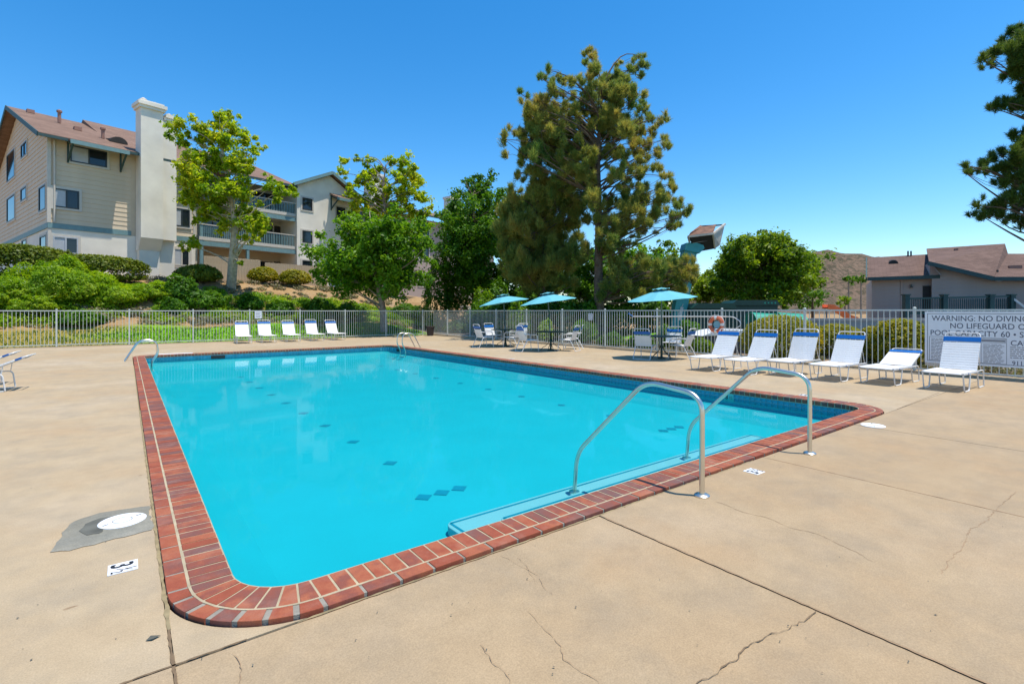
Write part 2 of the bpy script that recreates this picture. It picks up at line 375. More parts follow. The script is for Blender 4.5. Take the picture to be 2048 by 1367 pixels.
# ------------------------------------------------------------------ ground, hill
PX0, PX1, PY0, PY1 = .48, 9.05, 2.89, 20.70      # pool inner edge
HX0, HX1, HY0, HY1 = PX0-.322, PX1+.322, PY0-.322, PY1+.322
DX0, DX1, DY0, DY1 = -24., 15.22, -9., 28.12
def axis_lines(lo, hi, fine0, fine1, st, must):
    a = list(np.arange(fine0, fine1+.01, st))
    x = fine1; s = st
    while x < hi: s *= 1.5; x += s; a.append(min(x, hi))
    x = fine0; s = st
    while x > lo: s *= 1.5; x -= s; a.append(max(x, lo))
    a = [v for v in a if all(abs(v-m) > .05 for m in must)]+list(must)
    return np.array(sorted(set(a)))
gx = axis_lines(-900, 900, -26, 46, .5, (DX0, DX1)); gy = axis_lines(-200, 1200, 26, 58, .5, (DY0, DY1, 0., 8., 15., 20.))
XX, YY = np.meshgrid(gx, gy); ZZ = H(XX, YY)
ZZ += RNG.normal(0, .03, ZZ.shape)*((YY > 30.5) & (YY < 60))
nx, ny = len(gx), len(gy)
verts = np.stack([XX.ravel(), YY.ravel(), ZZ.ravel()], 1)
faces = []
for j in range(ny-1):
    for i in range(nx-1):
        cx = (gx[i]+gx[i+1])/2; cy = (gy[j]+gy[j+1])/2
        if DX0 < cx < DX1 and DY0 < cy < DY1: continue
        a = j*nx+i; faces.append((a, a+1, a+nx+1, a+nx))
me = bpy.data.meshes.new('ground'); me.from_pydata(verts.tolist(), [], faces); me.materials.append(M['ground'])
vx, vy = verts[:, 0], verts[:, 1]
lawn = (1-sm((vy-32.4-.05*vx-.3*np.sin(vx*1.1))/.8))*(vx < 15.6)*sm((vx+30)/4)
lawn = np.maximum(lawn, np.exp(-(((vx-20.5)/1.9)**2+((vy-14.8)/2.6)**2)) > .45)
dry = 1-sm((vx+2.6+.8*np.sin(vy*2.1))/4.0)
road_shade = ((vx > 17.5) & (vy < 12.5))*1.0
road_shade = np.maximum(road_shade, ((vx > 15.6) & (vx < 34) & (vy >= 9) & (vy < 33))*.85*(np.exp(-(((vx-20.5)/1.9)**2+((vy-14.8)/2.6)**2)) < .45))  # deep tree shade behind the side fence, painted in as dark ground colour
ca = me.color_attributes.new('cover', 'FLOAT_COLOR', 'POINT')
ca.data.foreach_set('color', np.stack([lawn, dry, road_shade, np.ones_like(lawn)], 1).astype(np.float32).ravel())
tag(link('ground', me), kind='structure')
# far dry hill
hv = []; hf = []; K = 60; R = 22
for i in range(K):
    px = 300+i*(2300-300)/(K-1)
    ridge = 560
    ridge = 622-122*(.5+.5*math.tanh((px-1440)/110.))*(1-.75*(.5+.5*math.tanh((px-1880)/150.)))+.03*abs(px-1640)
    ridge += 2.0*math.sin(i*1.7)+1.2*math.sin(i*3.1)
    for j in range(R):
        t = j/(R-1); D = 260+t*260; top = at(px, ridge, 520)
        r = ray(px); z = -1+(top.z+1)*sm(t)**.9+(3.5*math.sin(i*.9+j*.8)+2*math.sin(i*2.3-j*1.4))*math.sin(math.pi*t)
        hv.append((r[0]*D, r[1]*D, float(z)))
    for j in range(1, 6):
        D = 520+j*60; r = ray(px); hv.append((r[0]*D, r[1]*D, float(hv[-j][2]*(1-j/5.2) if False else max(-1, hv[i*(R+5)+R-1][2]*(1-j/5.)))))
S_ = R+5
for i in range(K-1):
    for j in range(S_-1): hf.append((i*S_+j, (i+1)*S_+j, (i+1)*S_+j+1, i*S_+j+1))
me = bpy.data.meshes.new('hill'); me.from_pydata(hv, [], hf); me.materials.append(M['hill'])
for p in me.polygons: p.use_smooth = True
tag(link('hill', me), kind='structure')

# ------------------------------------------------------------------ pool deck with its slabs
b = MB()
for x0, x1, y0, y1 in ((DX0, HX0, DY0, DY1), (HX1, DX1, DY0, DY1), (HX0, HX1, DY0, HY0), (HX0, HX1, HY1, DY1)): b.box(x0, x1, y0, y1, -.30, -.012)
for cx, cy, sx, sy in ((HX0, HY0, 1, 1), (HX1, HY0, -1, 1), (HX0, HY1, 1, -1), (HX1, HY1, -1, -1)): b.box(min(cx, cx+sx*.19), max(cx, cx+sx*.19), min(cy, cy+sy*.19), max(cy, cy+sy*.19), -.30, -.014)
deck = b.build('pool_deck', M['seal']); tag(deck, kind='structure')
g = .0055
for k, (x0, x1, y0, y1, z) in enumerate([(DX0, HX0-g, HY0+g, DY1, 0), (DX0, HX0-g, DY0, HY0-g, .002), (HX0+g, 2.76-g, DY0, HY0-g, -.002), (2.76+g, 5.2-g, DY0, HY0-g, .002),
        (5.2+g, 7.64-.004, DY0, HY0-g, 0), (7.64+.004, DX1, DY0, HY0-g, .001), (HX1, DX1, HY0+g, 8.7-.004, 0), (HX1, DX1, 8.7+.004, DY1, 0), (HX0-g, HX1, HY1, DY1, 0)]):
    MB().box(x0, x1, y0, y1, -.011, z).build('slab', M['deck2'] if k in (1, 2, 3, 4, 5) else M['deck'], deck, bevel=.004)
RC = .642; RI = .32
def corner_fill(cx, cy, sx, sy, name, m, inset):
    # square corner minus the quarter disc of the coping
    ox, oy = cx+sx*RC, cy+sy*RC
    a0 = math.acos((RC-inset)/RC); P = [(cx+sx*inset, cy+sy*inset)]+[(ox-sx*RC*math.sin(a), oy-sy*RC*math.cos(a)) for a in np.linspace(a0, math.pi/2-a0, 16)]
    MB().prism(P, -.011, 0).build(name, m, deck)
for (cx, cy, sx, sy, ins) in ((HX0, HY0, 1, 1, .007), (HX1, HY0, -1, 1, 0), (HX0, HY1, 1, -1, 0), (HX1, HY1, -1, -1, 0)): corner_fill(cx, cy, sx, sy, 'corner_slab', M['deck'], ins)
def ribbon(pxs, wd, name, m, z=.0035, jag=.5, sub=5):
    P = [G(*p) for p in pxs]; pts = []
    for a, c in zip(P[:-1], P[1:]):
        sb_ = max(3, int((c-a).length/.025))
        for k in range(sb_): pts.append(a.lerp(c, k/sb_)+Vector((random.uniform(-1, 1), random.uniform(-1, 1), 0))*(wd*jag*.9+.004)+Vector((math.sin(len(pts)*.7), math.cos(len(pts)*.9), 0))*.004)
    pts.append(P[-1]); vs = []; n = len(pts)
    for i, p in enumerate(pts):
        d = (pts[min(i+1, n-1)]-pts[max(i-1, 0)]).normalized(); q = Vector((-d.y, d.x, 0)); ww = wd*random.uniform(.12, 1.)*(.25 if i in (0, n-1) else 1)
        vs += [(p.x+q.x*ww/2, p.y+q.y*ww/2, z), (p.x-q.x*ww/2, p.y-q.y*ww/2, z)]
    MB().add(vs, [(2*i, 2*i+1, 2*i+3, 2*i+2) for i in range(n-1)]).build(name, m, deck)
ribbon([(1633,1221),(1597,1248),(1571,1258),(1506,1283),(1475,1314),(1432,1347),(1390,1370)], .008, 'crack', M['crack'])
ribbon([(1432,1003),(1490,1025),(1535,1035),(1573,1053),(1635,1068),(1697,1097),(1750,1125)], .006, 'crack', M['hair'])
ribbon([(2032,983),(1987,1024),(1975,1040),(1937,1061),(1925,1095),(1896,1124),(1883,1148)], .006, 'crack', M['hair'])
ribbon([(1050,1215),(1085,1252),(1110,1275),(1128,1318),(1175,1350),(1200,1367)], .004, 'crack', M['hair'])
ribbon([(465,1305),(478,1322),(484,1340),(478,1367)], .005, 'crack', M['hair'])
ribbon([(1000,1110),(1040,1130),(1075,1150),(1090,1175),(1105,1190)], .003, 'crack', M['hair'])
ribbon([(1035,1115),(1060,1140),(1070,1163)], .003, 'crack', M['hair'])
ribbon([(960,1290),(985,1325),(1010,1340),(1020,1367)], .004, 'crack', M['hair'])
# wider dirty edges beside the joints
def strip(x0, y0, x1, y1, wd, m, z=.004, n=60, name='joint_dirt'):
    a = Vector((x0, y0, z)); c = Vector((x1, y1, z)); d = (c-a).normalized(); q = Vector((-d.y, d.x, 0)); vs = []
    for i in range(n+1):
        p = a.lerp(c, i/n); w1 = wd*random.uniform(.25, 1); w2 = wd*random.uniform(.25, 1)
        vs += [p+q*w1, p-q*w2]
    MB().add(vs, [(2*i, 2*i+1, 2*i+3, 2*i+2) for i in range(n)]).build(name, m, deck)
strip(HX0, HY0+.3, HX0, .2, .009, M['crack'], n=80); strip(-.9, HY0, HX0+.28, HY0, .009, M['crack'], n=60)
strip(2.76, 2.5, 2.755, .0, .010, M['hair'], n=80); strip(5.2, 2.5, 5.2, -.5, .010, M['hair'], n=70)
strip(HX0+.002, HY0+.3, HX0+.002, 9.5, .015, M['seal'], z=.003, n=120, name='sealant_strip')
strip(HX0+.5, HY0-.006, 5., HY0-.006, .010, M['seal'], z=.003, n=120, name='sealant_strip')
strip(HX1, HY0, 11.9, HY0+.05, .006, M['hair'], n=50)
# grey cement patch around the skimmer lid, with its dark stain
def poly_px(pxs, z, m, name, rough=.012):
    P = [G(*p) for p in pxs]; vs = []
    for a, c in zip(P, P[1:]+P[:1]):
        k = max(2, int((c-a).length/.05))
        for i in range(k):
            q = a.lerp(c, i/k); vs.append((q.x+random.uniform(-rough, rough), q.y+random.uniform(-rough, rough), z))
    MB().add(vs, [tuple(range(len(vs)))]).build(name, m, deck)
poly_px([(98,1104),(130,1060),(150,1042),(200,1026),(298,1011),(307,1058),(230,1078),(140,1101)], .0035, M['patch'], 'cement_patch')
M['ink'] = mat('blue_black_ink', (.09, .10, .135), .6, var=0)
M['stain'] = mat('dark_stain', (.10, .10, .082), .9, var=.35, scale=6)
poly_px([(158,1063),(172,1048),(198,1038),(232,1032),(218,1040),(206,1052),(208,1062),(196,1068),(172,1071)], .0060, M['stain'], 'stain', .006)

# ------------------------------------------------------------------ pool shell, tiles, water
WZ = -.150; FZ = -.47
b = MB()
def rr(x0, x1, y0, y1, r, n=8):
    out = []
    for cx, cy, a0 in ((x1-r, y0+r, -90), (x1-r, y1-r, 0), (x0+r, y1-r, 90), (x0+r, y0+r, 180)):
        for i in range(n+1):
            a = rad(a0+90*i/n); out.append((cx+r*math.cos(a), cy+r*math.sin(a)))
    return out
ring = rr(PX0-.02, PX1+.02, PY0-.02, PY1+.02, RI+.02); n = len(ring)
vs = [(x, y, -.04) for x, y in ring]+[(x, y, -.24) for x, y in ring]
fi = rr(PX0+.40, PX1-.40, PY0+.40, PY1-.40, RI); vs += [(x, y, FZ) for x, y in fi]
fs = [(i, (i+1)%n, n+(i+1)%n, n+i) for i in range(n)]+[(n+i, n+(i+1)%n, 2*n+(i+1)%n, 2*n+i) for i in range(n)]+[tuple(range(2*n, 3*n))]
b.add(vs, fs); shell = b.build('pool_shell', M['plaster']); tag(shell, kind='structure')
# entry steps with their tile lines
def stepblk(x0, x1, y1, z, name):
    MB().prism(rr(x0, x1, PY0-.1, y1, .12, 5), FZ+.002, z).build(name, M['step'], shell, bevel=.008)
    vs = []; I = .05; wd = .022
    P = [(x0+I, PY0+.02), (x0+I, y1-I), (x1-I, y1-I), (x1-I, PY0+.02)]
    bb = MB()
    for (ax, ay), (bx, by) in zip(P[:-1], P[1:]):
        L_ = math.hypot(bx-ax, by-ay); k = int(L_/.026)
        for i in range(k):
            cx = ax+(bx-ax)*(i+.5)/k; cy = ay+(by-ay)*(i+.5)/k; bb.box(cx-.0125, cx+.0125, cy-.0125, cy+.0125, z-.002, z+.003)
    o = bb.build('tile_line', M['dtile'], shell); tag(o, kind='stuff')
stepblk(2.24, 7.60, 3.95, -.385, 'entry_step'); stepblk(2.54, 7.22, 3.56, -.285, 'entry_step')
for xx in (2.72, 7.25):
    for k in range(10):
        yy = 4.82+1.345*k+(.28 if xx > 5 else 0)
        for q in ((-.22, -.0), (0, 0), (.22, 0)) if k == 0 else ((0, 0),):
            MB().prism([(xx+q[0]-.1, yy), (xx+q[0], yy-.1), (xx+q[0]+.1, yy), (xx+q[0], yy+.1)], FZ+.002, FZ+.006).build('floor_tile', M['dtile'], shell)
# waterline tile band: grout backing plus proud tiles on the four walls
tile_me = MB().box(-.0045, .0045, -.046, .046, -.034, .034).mesh('tile', M['tile'], bevel=.002)
def walltiles(side):
    bb = MB(); st = .1
    if side in 'lr': a0, a1 = PY0+RI, PY1-RI
    else: a0, a1 = PX0+RI, PX1-RI
    k = int((a1-a0)/st); out = []
    for i in range(k):
        u = a0+(i+.5)*st
        for row in range(2):
            z = -.050-.038-row*.076
            if side == 'r': c = (PX1+.014, u, z)
            elif side == 'l': c = (PX0-.014, u, z)
            elif side == 'f': c = (u, PY1+.014, z)
            else: c = (u, PY0-.014, z)
            out.append((i, c))
    return out
gb = MB()
inner = rr(PX0-.0185, PX1+.0185, PY0-.0185, PY1+.0185, RI+.0185)
gb.add([(x, y, -.05) for x, y in inner]+[(x, y, -.205) for x, y in inner], [(i, (i+1)%n, n+(i+1)%n, n+i) for i in range(n)])
gb.build('tile_grout', M['grout'], shell)
for side in 'rflb':
    bb = MB()
    for i, c in walltiles(side):
        if side == 'r' and i in (18, 19): continue
        if side == 'r' and i < 70: link('tile', tile_me, shell, c)
        else:
            if side in 'lr': bb.box(c[0]-.0045, c[0]+.0045, c[1]-.046, c[1]+.046, c[2]-.034, c[2]+.034)
            else: bb.box(c[0]-.046, c[0]+.046, c[1]-.0045, c[1]+.0045, c[2]-.034, c[2]+.034)
    # corner pieces follow the round corners
    tag(bb.build('tile', M['tile'], shell), kind='stuff')
bb = MB()
for cx, cy, a0 in ((PX1-RI, PY0+RI, -90), (PX1-RI, PY1-RI, 0), (PX0+RI, PY1-RI, 90), (PX0+RI, PY0+RI, 180)):
    for i in range(5):
        for row in range(2):
            a = rad(a0+90*(i+.5)/5); T = Matrix.Translation((cx+(RI+.014)*math.cos(a), cy+(RI+.014)*math.sin(a), -.088-.076*row)) @ Matrix.Rotation(a, 4, 'Z')
            bb.box(-.004, .004, -.043, .043, -.034, .034, T)
tag(bb.build('tile', M['tile'], shell), kind='stuff')
yy = PY0+RI+1.9
MB().box(PX1+.010, PX1+.0184, yy-.098, yy+.098, -.20, -.055).build('depth_tile', M['ltile'], shell)
Tm = axes((PX1+.009, yy+.07, -.165), (0, -1, 0), (0, 0, 1), (-1, 0, 0))
text('3', .12, M['black'], 'numeral', shell, Tm, .001, bold=.004)
text('1/2', .075, M['black'], 'numeral', shell, axes((PX1+.009, yy-.005, -.155), (0, -1, 0), (0, 0, 1), (-1, 0, 0)), .001, .75)
# skimmer mouths in the far wall
for xx in (2.6,):
    MB().box(xx-.22, xx+.22, PY1+.006, PY1+.017, -.19, -.08).build('skimmer_mouth', M['dark'], shell)
MB().box(PX1+.006, PX1+.017, 19.45, 19.9, -.19, -.08).build('skimmer_mouth', M['dark'], shell)
wr = rr(PX0-.0195, PX1+.0195, PY0-.0195, PY1+.0195, RI+.0195)
o = MB().add([(x, y, WZ) for x, y in wr], [tuple(range(n))]).build('water', M['water']); tag(o, kind='structure')

# ------------------------------------------------------------------ brick coping
cop = thing('brick_coping', 'red brick coping with pale mortar running round the swimming pool', 'coping', (0, 0, 0))
CT = .026; HB = .205; OB = .092; GJ = .013          # top, header length, outer course width, joint
pieces = []   # (kind, centre, angle, half length across, half width along or corner polygon)
def hdr(c, ang, w): pieces.append(('h', c, ang, w))
hdr_me = {}; 
def prof(l0, l1):  # header cross section, bullnose towards the water (at x=l0)
    z0, z1 = -.05, CT
    pts = [(l1, z0), (l1, z1-.004), (l1-.004, z1)]
    for a in np.linspace(90, 200, 6): pts.append((l0+.022+.022*math.cos(rad(a)), z1-.024+.024*math.sin(rad(a))))
    pts += [(l0+.004, z0)]
    return pts
def brick_mesh(kind, w, key):
    b = MB()
    if kind == 'h': b.prism([(x, z) for x, z in prof(0, HB)], -w/2, w/2, 'y')
    else: b.box(0, OB, -w/2, w/2, -.05, CT-.003)
    return b.mesh('brick', M['brick'], bevel=.0035 if kind != 'h' else .002)
# local brick frame: x points away from the water
specs = []
def run(p0, p1, outward):
    d = Vector(p1)-Vector(p0); L_ = d.length; d.normalize(); ang = math.atan2(outward[1], outward[0])
    k = round(L_/.099); st = L_/k
    for i in range(k):
        c = Vector(p0)+d*(st*(i+.5)); specs.append(('h', (c.x, c.y), ang, st-GJ, None))
    k2 = round(L_/.205); s2 = L_/k2
    for i in range(k2):
        c = Vector(p0)+d*(s2*(i+.5)); o = Vector(outward)*(HB+GJ); specs.append(('o', (c.x+o.x, c.y+o.y), ang, s2-GJ*1.3, None))
run((PX0+RI, PY0), (PX1-RI, PY0), (0, -1)); run((PX1, PY0+RI), (PX1, PY1-RI), (1, 0))
run((PX1-RI, PY1), (PX0+RI, PY1), (0, 1)); run((PX0, PY1-RI), (PX0, PY0+RI), (-1, 0))
for cx, cy, a0 in ((PX1-RI, PY0+RI, -90), (PX1-RI, PY1-RI, 0), (PX0+RI, PY1-RI, 90), (PX0+RI, PY0+RI, 180)):
    for i in range(8):
        a = rad(a0+90*(i+.5)/8); specs.append(('ch', (cx+RI*math.cos(a), cy+RI*math.sin(a)), a, 0, (cx, cy)))
    for i in range(7):
        a = rad(a0+90*(i+.5)/7); specs.append(('co', (cx+(RI+HB+GJ)*math.cos(a), cy+(RI+HB+GJ)*math.sin(a)), a, 0, (cx, cy)))
def dist(c): 
    return math.hypot(c[0], c[1])
def infront(c): return (c[0]*.607+c[1]*.795) > 1.2
specs.sort(key=lambda s: dist(s[1]) if infront(s[1]) else 99)
meshes = {}
def arcseg(r0, r1, half, gap, prof_fn=None):
    b = MB(); n_ = 4; vs = []
    z0, z1 = -.05, CT
    pr = prof(0, HB) if prof_fn else [(0, z0), (r1-r0, z0), (r1-r0, z1-.003), (0, z1-.003)]
    if not prof_fn: pr = pr[::-1]
    k = len(pr)
    for j in range(n_+1):
        for x, z in pr:
            r = r0+x; hh = half-gap/2/r; a = -hh+2*hh*j/n_; vs.append((r*math.cos(a)-r0, r*math.sin(a), z))
    fs = [(j*k+i, j*k+(i+1)%k, (j+1)*k+(i+1)%k, (j+1)*k+i) for j in range(n_) for i in range(k)]+[tuple(range(k)), tuple(n_*k+i for i in range(k))[::-1]]
    b.add(vs, fs); return b
rest = MB()
for idx, (kind, c, ang, wdt, _) in enumerate(specs):
    key = (kind, round(wdt, 4))
    if key not in meshes:
        if kind in 'ho': meshes[key] = brick_mesh(kind, wdt, key)
        elif kind == 'ch': meshes[key] = arcseg(RI, RI+HB, rad(45/8), .012, True).mesh('brick', M['brick'], bevel=.002)
        else: meshes[key] = arcseg(RI+HB+GJ, RI+HB+GJ+OB, rad(45/7), .03).mesh('brick', M['brick'], bevel=.003)
    dz = random.uniform(-.0015, .0015)
    if idx < 298:
        o = link('brick', meshes[key], cop, (c[0], c[1], dz)); o.rotation_euler = (random.uniform(-.006, .006), random.uniform(-.005, .005), ang+random.uniform(-.006, .006))
    else:
        m_ = meshes[key]; T = Matrix.Translation((c[0], c[1], dz)) @ Matrix.Rotation(ang, 4, 'Z')
        rest.add([T @ v.co for v in m_.vertices], [tuple(p.vertices) for p in m_.polygons])
tag(rest.build('brick', M['brick'], cop), kind='stuff')
# mortar bed (recessed between bricks): ring between two rounded rectangles
def bed(off0, off1, z, m, name, r0, r1):
    a = rr(PX0-off0, PX1+off0, PY0-off0, PY1+off0, r0); c = rr(PX0-off1, PX1+off1, PY0-off1, PY1+off1, r1); k = len(a)
    MB().add([(x, y, z) for x, y in a]+[(x, y, z) for x, y in c]+[(x, y, -.06) for x, y in a]+[(x, y, -.06) for x, y in c],
        [(i, (i+1)%k, k+(i+1)%k, k+i) for i in range(k)]+[(i, 2*k+i, 2*k+(i+1)%k, (i+1)%k) for i in range(k)]+[(k+i, k+(i+1)%k, 3*k+(i+1)%k, 3*k+i) for i in range(k)]).build(name, m, cop)
bed(.006, HB+.014, CT-.0035, M['mortar'], 'mortar_bed', RI+.006, RI+HB+.014)
bed(HB+.0145, HB+GJ+OB-.004, CT-.0075, M['mortar_grey'], 'mortar_bed', RI+HB+.0145, RI+HB+GJ+OB-.004)

# ------------------------------------------------------------------ fences
def fence(name, label, origin, rz, L_, post_s, n_pick, post_off, hgt=1.53):
    t = thing(name, label, 'fence', origin, rz)
    pk = MB().box(-.0075, .0075, -.0075, .0075, .09, hgt-.03).mesh('picket', M['fence'])
    po = MB().box(-.027, .027, -.027, .027, -.04, hgt+.035).lathe([(.04, hgt+.035), (.036, hgt+.05), (.02, hgt+.062)], 8).mesh('post', M['fence'], bevel=0)
    for z0, z1, hw in ((hgt-.035, hgt+.005, .020), (.085, .12, .017)): MB().box(0, L_, -hw, hw, z0, z1).build('rail', M['fence'], t)
    st = post_s/20
    i = 0; x = post_off
    while x < L_:
        if x >= 0: link('post', po, t, (x, 0, 0))
        x += post_s
    x = post_off-post_s*math.ceil(post_off/post_s); k = 0
    while x < L_:
        if x > .02 and k % 20: link('picket', pk, t, (x, 0, 0))
        x += st; k += 1
    return t
FX, FY = 15.3, 28.2
def fx_of(px): r = ray(px); return r[0]/r[1]*FY
def fy_of(px): r = ray(px); return r[1]/r[0]*FX
p0 = fx_of(113); p1 = fx_of(600); ps = (p1-p0)/4
fence('metal_fence', 'pale grey picket fence along the far deck edge before the lawn', (-6.5, FY, 0), 0, FX+6.5, ps, 0, (p0+6.5) % ps)
q0 = fy_of(1210); q1 = fy_of(1829); qs = (q0-q1)/4
fence('metal_fence', 'pale grey picket fence behind the patio tables and the row of loungers', (FX, FY, 0), rad(-90), FY-.3, qs, 0, (FY-q0) % qs, 1.54)
# low kerb under the side fence
b = MB(); b.box(FX-.09, FX+.16, .2, FY+.1, -.1, .055); tag(b.build('kerb', M['deck'], bevel=.01), kind='structure')
b = MB(); b.box(-24, FX+.16, FY-.06, FY+.1, -.1, .03); tag(b.build('kerb', M['deck'], bevel=.01), kind='structure')

# ------------------------------------------------------------------ handrails and ladders
def handrail(x, label):
    t = thing('handrail', label, 'handrail', (x, 2.32, 0), 0, 'stair handrails at the near pool edge')
    P = roundpath([(0, 0, 0), (0, 0, .80), (0, .50, .868), (0, 1.43, .03), (0, 1.48, -.39)], .2, 7)
    P = roundpath([(0, 0, 0), (0, 0, .815), (0, .56, .872), (0, 1.43, .035), (0, 1.47, -.40)], .155, 8)
    MB().tube(P, .0215, 14).build('rail', M['steel'], t, smooth=True)
    MB().lathe([(.062, .0), (.062, .012), (.05, .022), (.026, .026)], 20).build('flange', M['steel'], t, smooth=True)
    MB().lathe([(.055, -.386), (.055, -.37), (.026, -.362)], 16, (0, 1.47, 0)).build('flange', M['steel'], t, smooth=True)
handrail(3.71, 'curved steel handrail over the pool steps, nearer to the camera')
handrail(5.71, 'curved steel handrail over the pool steps, nearer to the loungers')
def ladder(x, y, rz, label):
    t = thing('pool_ladder', label, 'ladder', (x, y, 0), rz)
    for s in (-.24, .24):
        P = roundpath([(-.52, s, 0), (-.18, s, .62), (.26, s, .60), (.30, s, .18), (.10+.04, s, -.05), (.14, s, -.7)], .2, 6)
        MB().tube(P, .021, 10).build('grab_rail', M['steel'], t, smooth=True)
    for z in (-.35, -.6): MB().box(.1, .2, -.24, .24, z, z+.03).build('tread', M['white'], t)
ladder(PX0, 19.15, 0, 'steel pool ladder on the left edge near the far corner')
ladder(PX1, 18.95, math.pi, 'steel pool ladder on the far right edge by the patio tables')

# ------------------------------------------------------------------ deck fittings
def lid(p, r, label):
    t = thing('skimmer_lid', label, 'lid', (p.x, p.y, 0))
    MB().lathe([(r, .0), (r, .007), (r-.006, .010), (.02, .011)], 36).build('cover', M['lid'], t)
    MB().lathe([(r*.42, .0105), (r*.42, .0118), (r*.38, .0118), (r*.38, .0105)], 24).build('rim', M['grey'], t)
    for a in (25, 205):
        T = Matrix.Rotation(rad(a), 4, 'Z'); MB().box(r*.62, r*.86, -.006, .006, .0108, .0125, T).build('finger_slot', M['grey'], t)
lid(G(245, 1042), .140, 'round white skimmer lid set in a grey cement patch')
lid(G(1746, 851), .137, 'round white skimmer lid in the bare deck by the right corner')
def dmark(p, up, label, s=.14):
    t = thing('depth_marker', label, 'depth marker', (p.x, p.y, 0))
    MB().box(-s/2, s/2, -s/2, s/2, .001, .006).build('tile', M['lid'], t)
    rgt = (up[1], -up[0], 0); u = (up[0], up[1], 0)
    def o(a, c_): return (rgt[0]*a+u[0]*c_, rgt[1]*a+u[1]*c_, .0068)
    text('3', .17*s/.16, M['black'], 'numeral', t, axes(o(-.062, -.055), rgt, u, (0, 0, 1)), .0006, .9, .003)
    text('1', .08, M['black'], 'numeral', t, axes(o(.018, .01), rgt, u, (0, 0, 1)), .0006, .8, .001)
    text('2', .08, M['black'], 'numeral', t, axes(o(.040, -.055), rgt, u, (0, 0, 1)), .0006, .7, .001)
    MB().tube([o(.015, -.03), o(.06, .045)], .002, 4).build('stroke', M['black'], t)
dmark(G(246, 1135), (1, 0), 'white depth tile with a black 3 1/2 on the left deck')
dmark(G(1508, 943), (0, 1), 'white depth tile with a black 3 1/2 between the handrails')
dmark(Vector((9.62, 4.0, 0)), (-1, 0), 'small white depth tile behind the right pool edge')
dmark(Vector((9.62, 12.6, 0)), (-1, 0), 'small white depth tile halfway along the right pool edge')
b = MB(); b.box(.9, 1.9, 21.25, 21.55, .001, .006); tag(b.build('deck_plate', M['lid']), 'white flat plate on the deck behind the far left pool corner', 'plate')
for (px, py) in ((307, 1277), (236, 1062+100)):
    p = G(px, py); b = MB()
    b.add([(-.03, 0, .004), (-.01, .016, .012), (.03, .002, .006), (-.005, -.016, .010)], [(0, 1, 2, 3)])
o = b.build('leaf', M['stain'], None, loc=G(307, 1277)); tag(o, 'curled dark leaf lying on the deck near the pool corner', 'leaf')

# fallen bits on the concrete
bb = MB()
for k in range(110):
    p = G(random.uniform(20, 2040), random.uniform(860, 1366)) if k < 100 else G(random.uniform(20, 2040), random.uniform(740, 860))
    if HX0-.02 < p.x < HX1+.02 and HY0-.02 < p.y < HY1+.02: continue
    a = random.uniform(0, 6.3); q = random.uniform(.002, .0075); e = random.uniform(.25, .7)*q; T = Matrix.Translation((p.x, p.y, .003)) @ Matrix.Rotation(a, 4, 'Z')
    bb.add([T @ Vector(v) for v in ((-q, 0, .001), (0, -e, .002), (q, 0, .003), (0, e, .004))], [(0, 1, 2, 3)])
tag(bb.build('leaf_litter', M['stain']), kind='stuff')
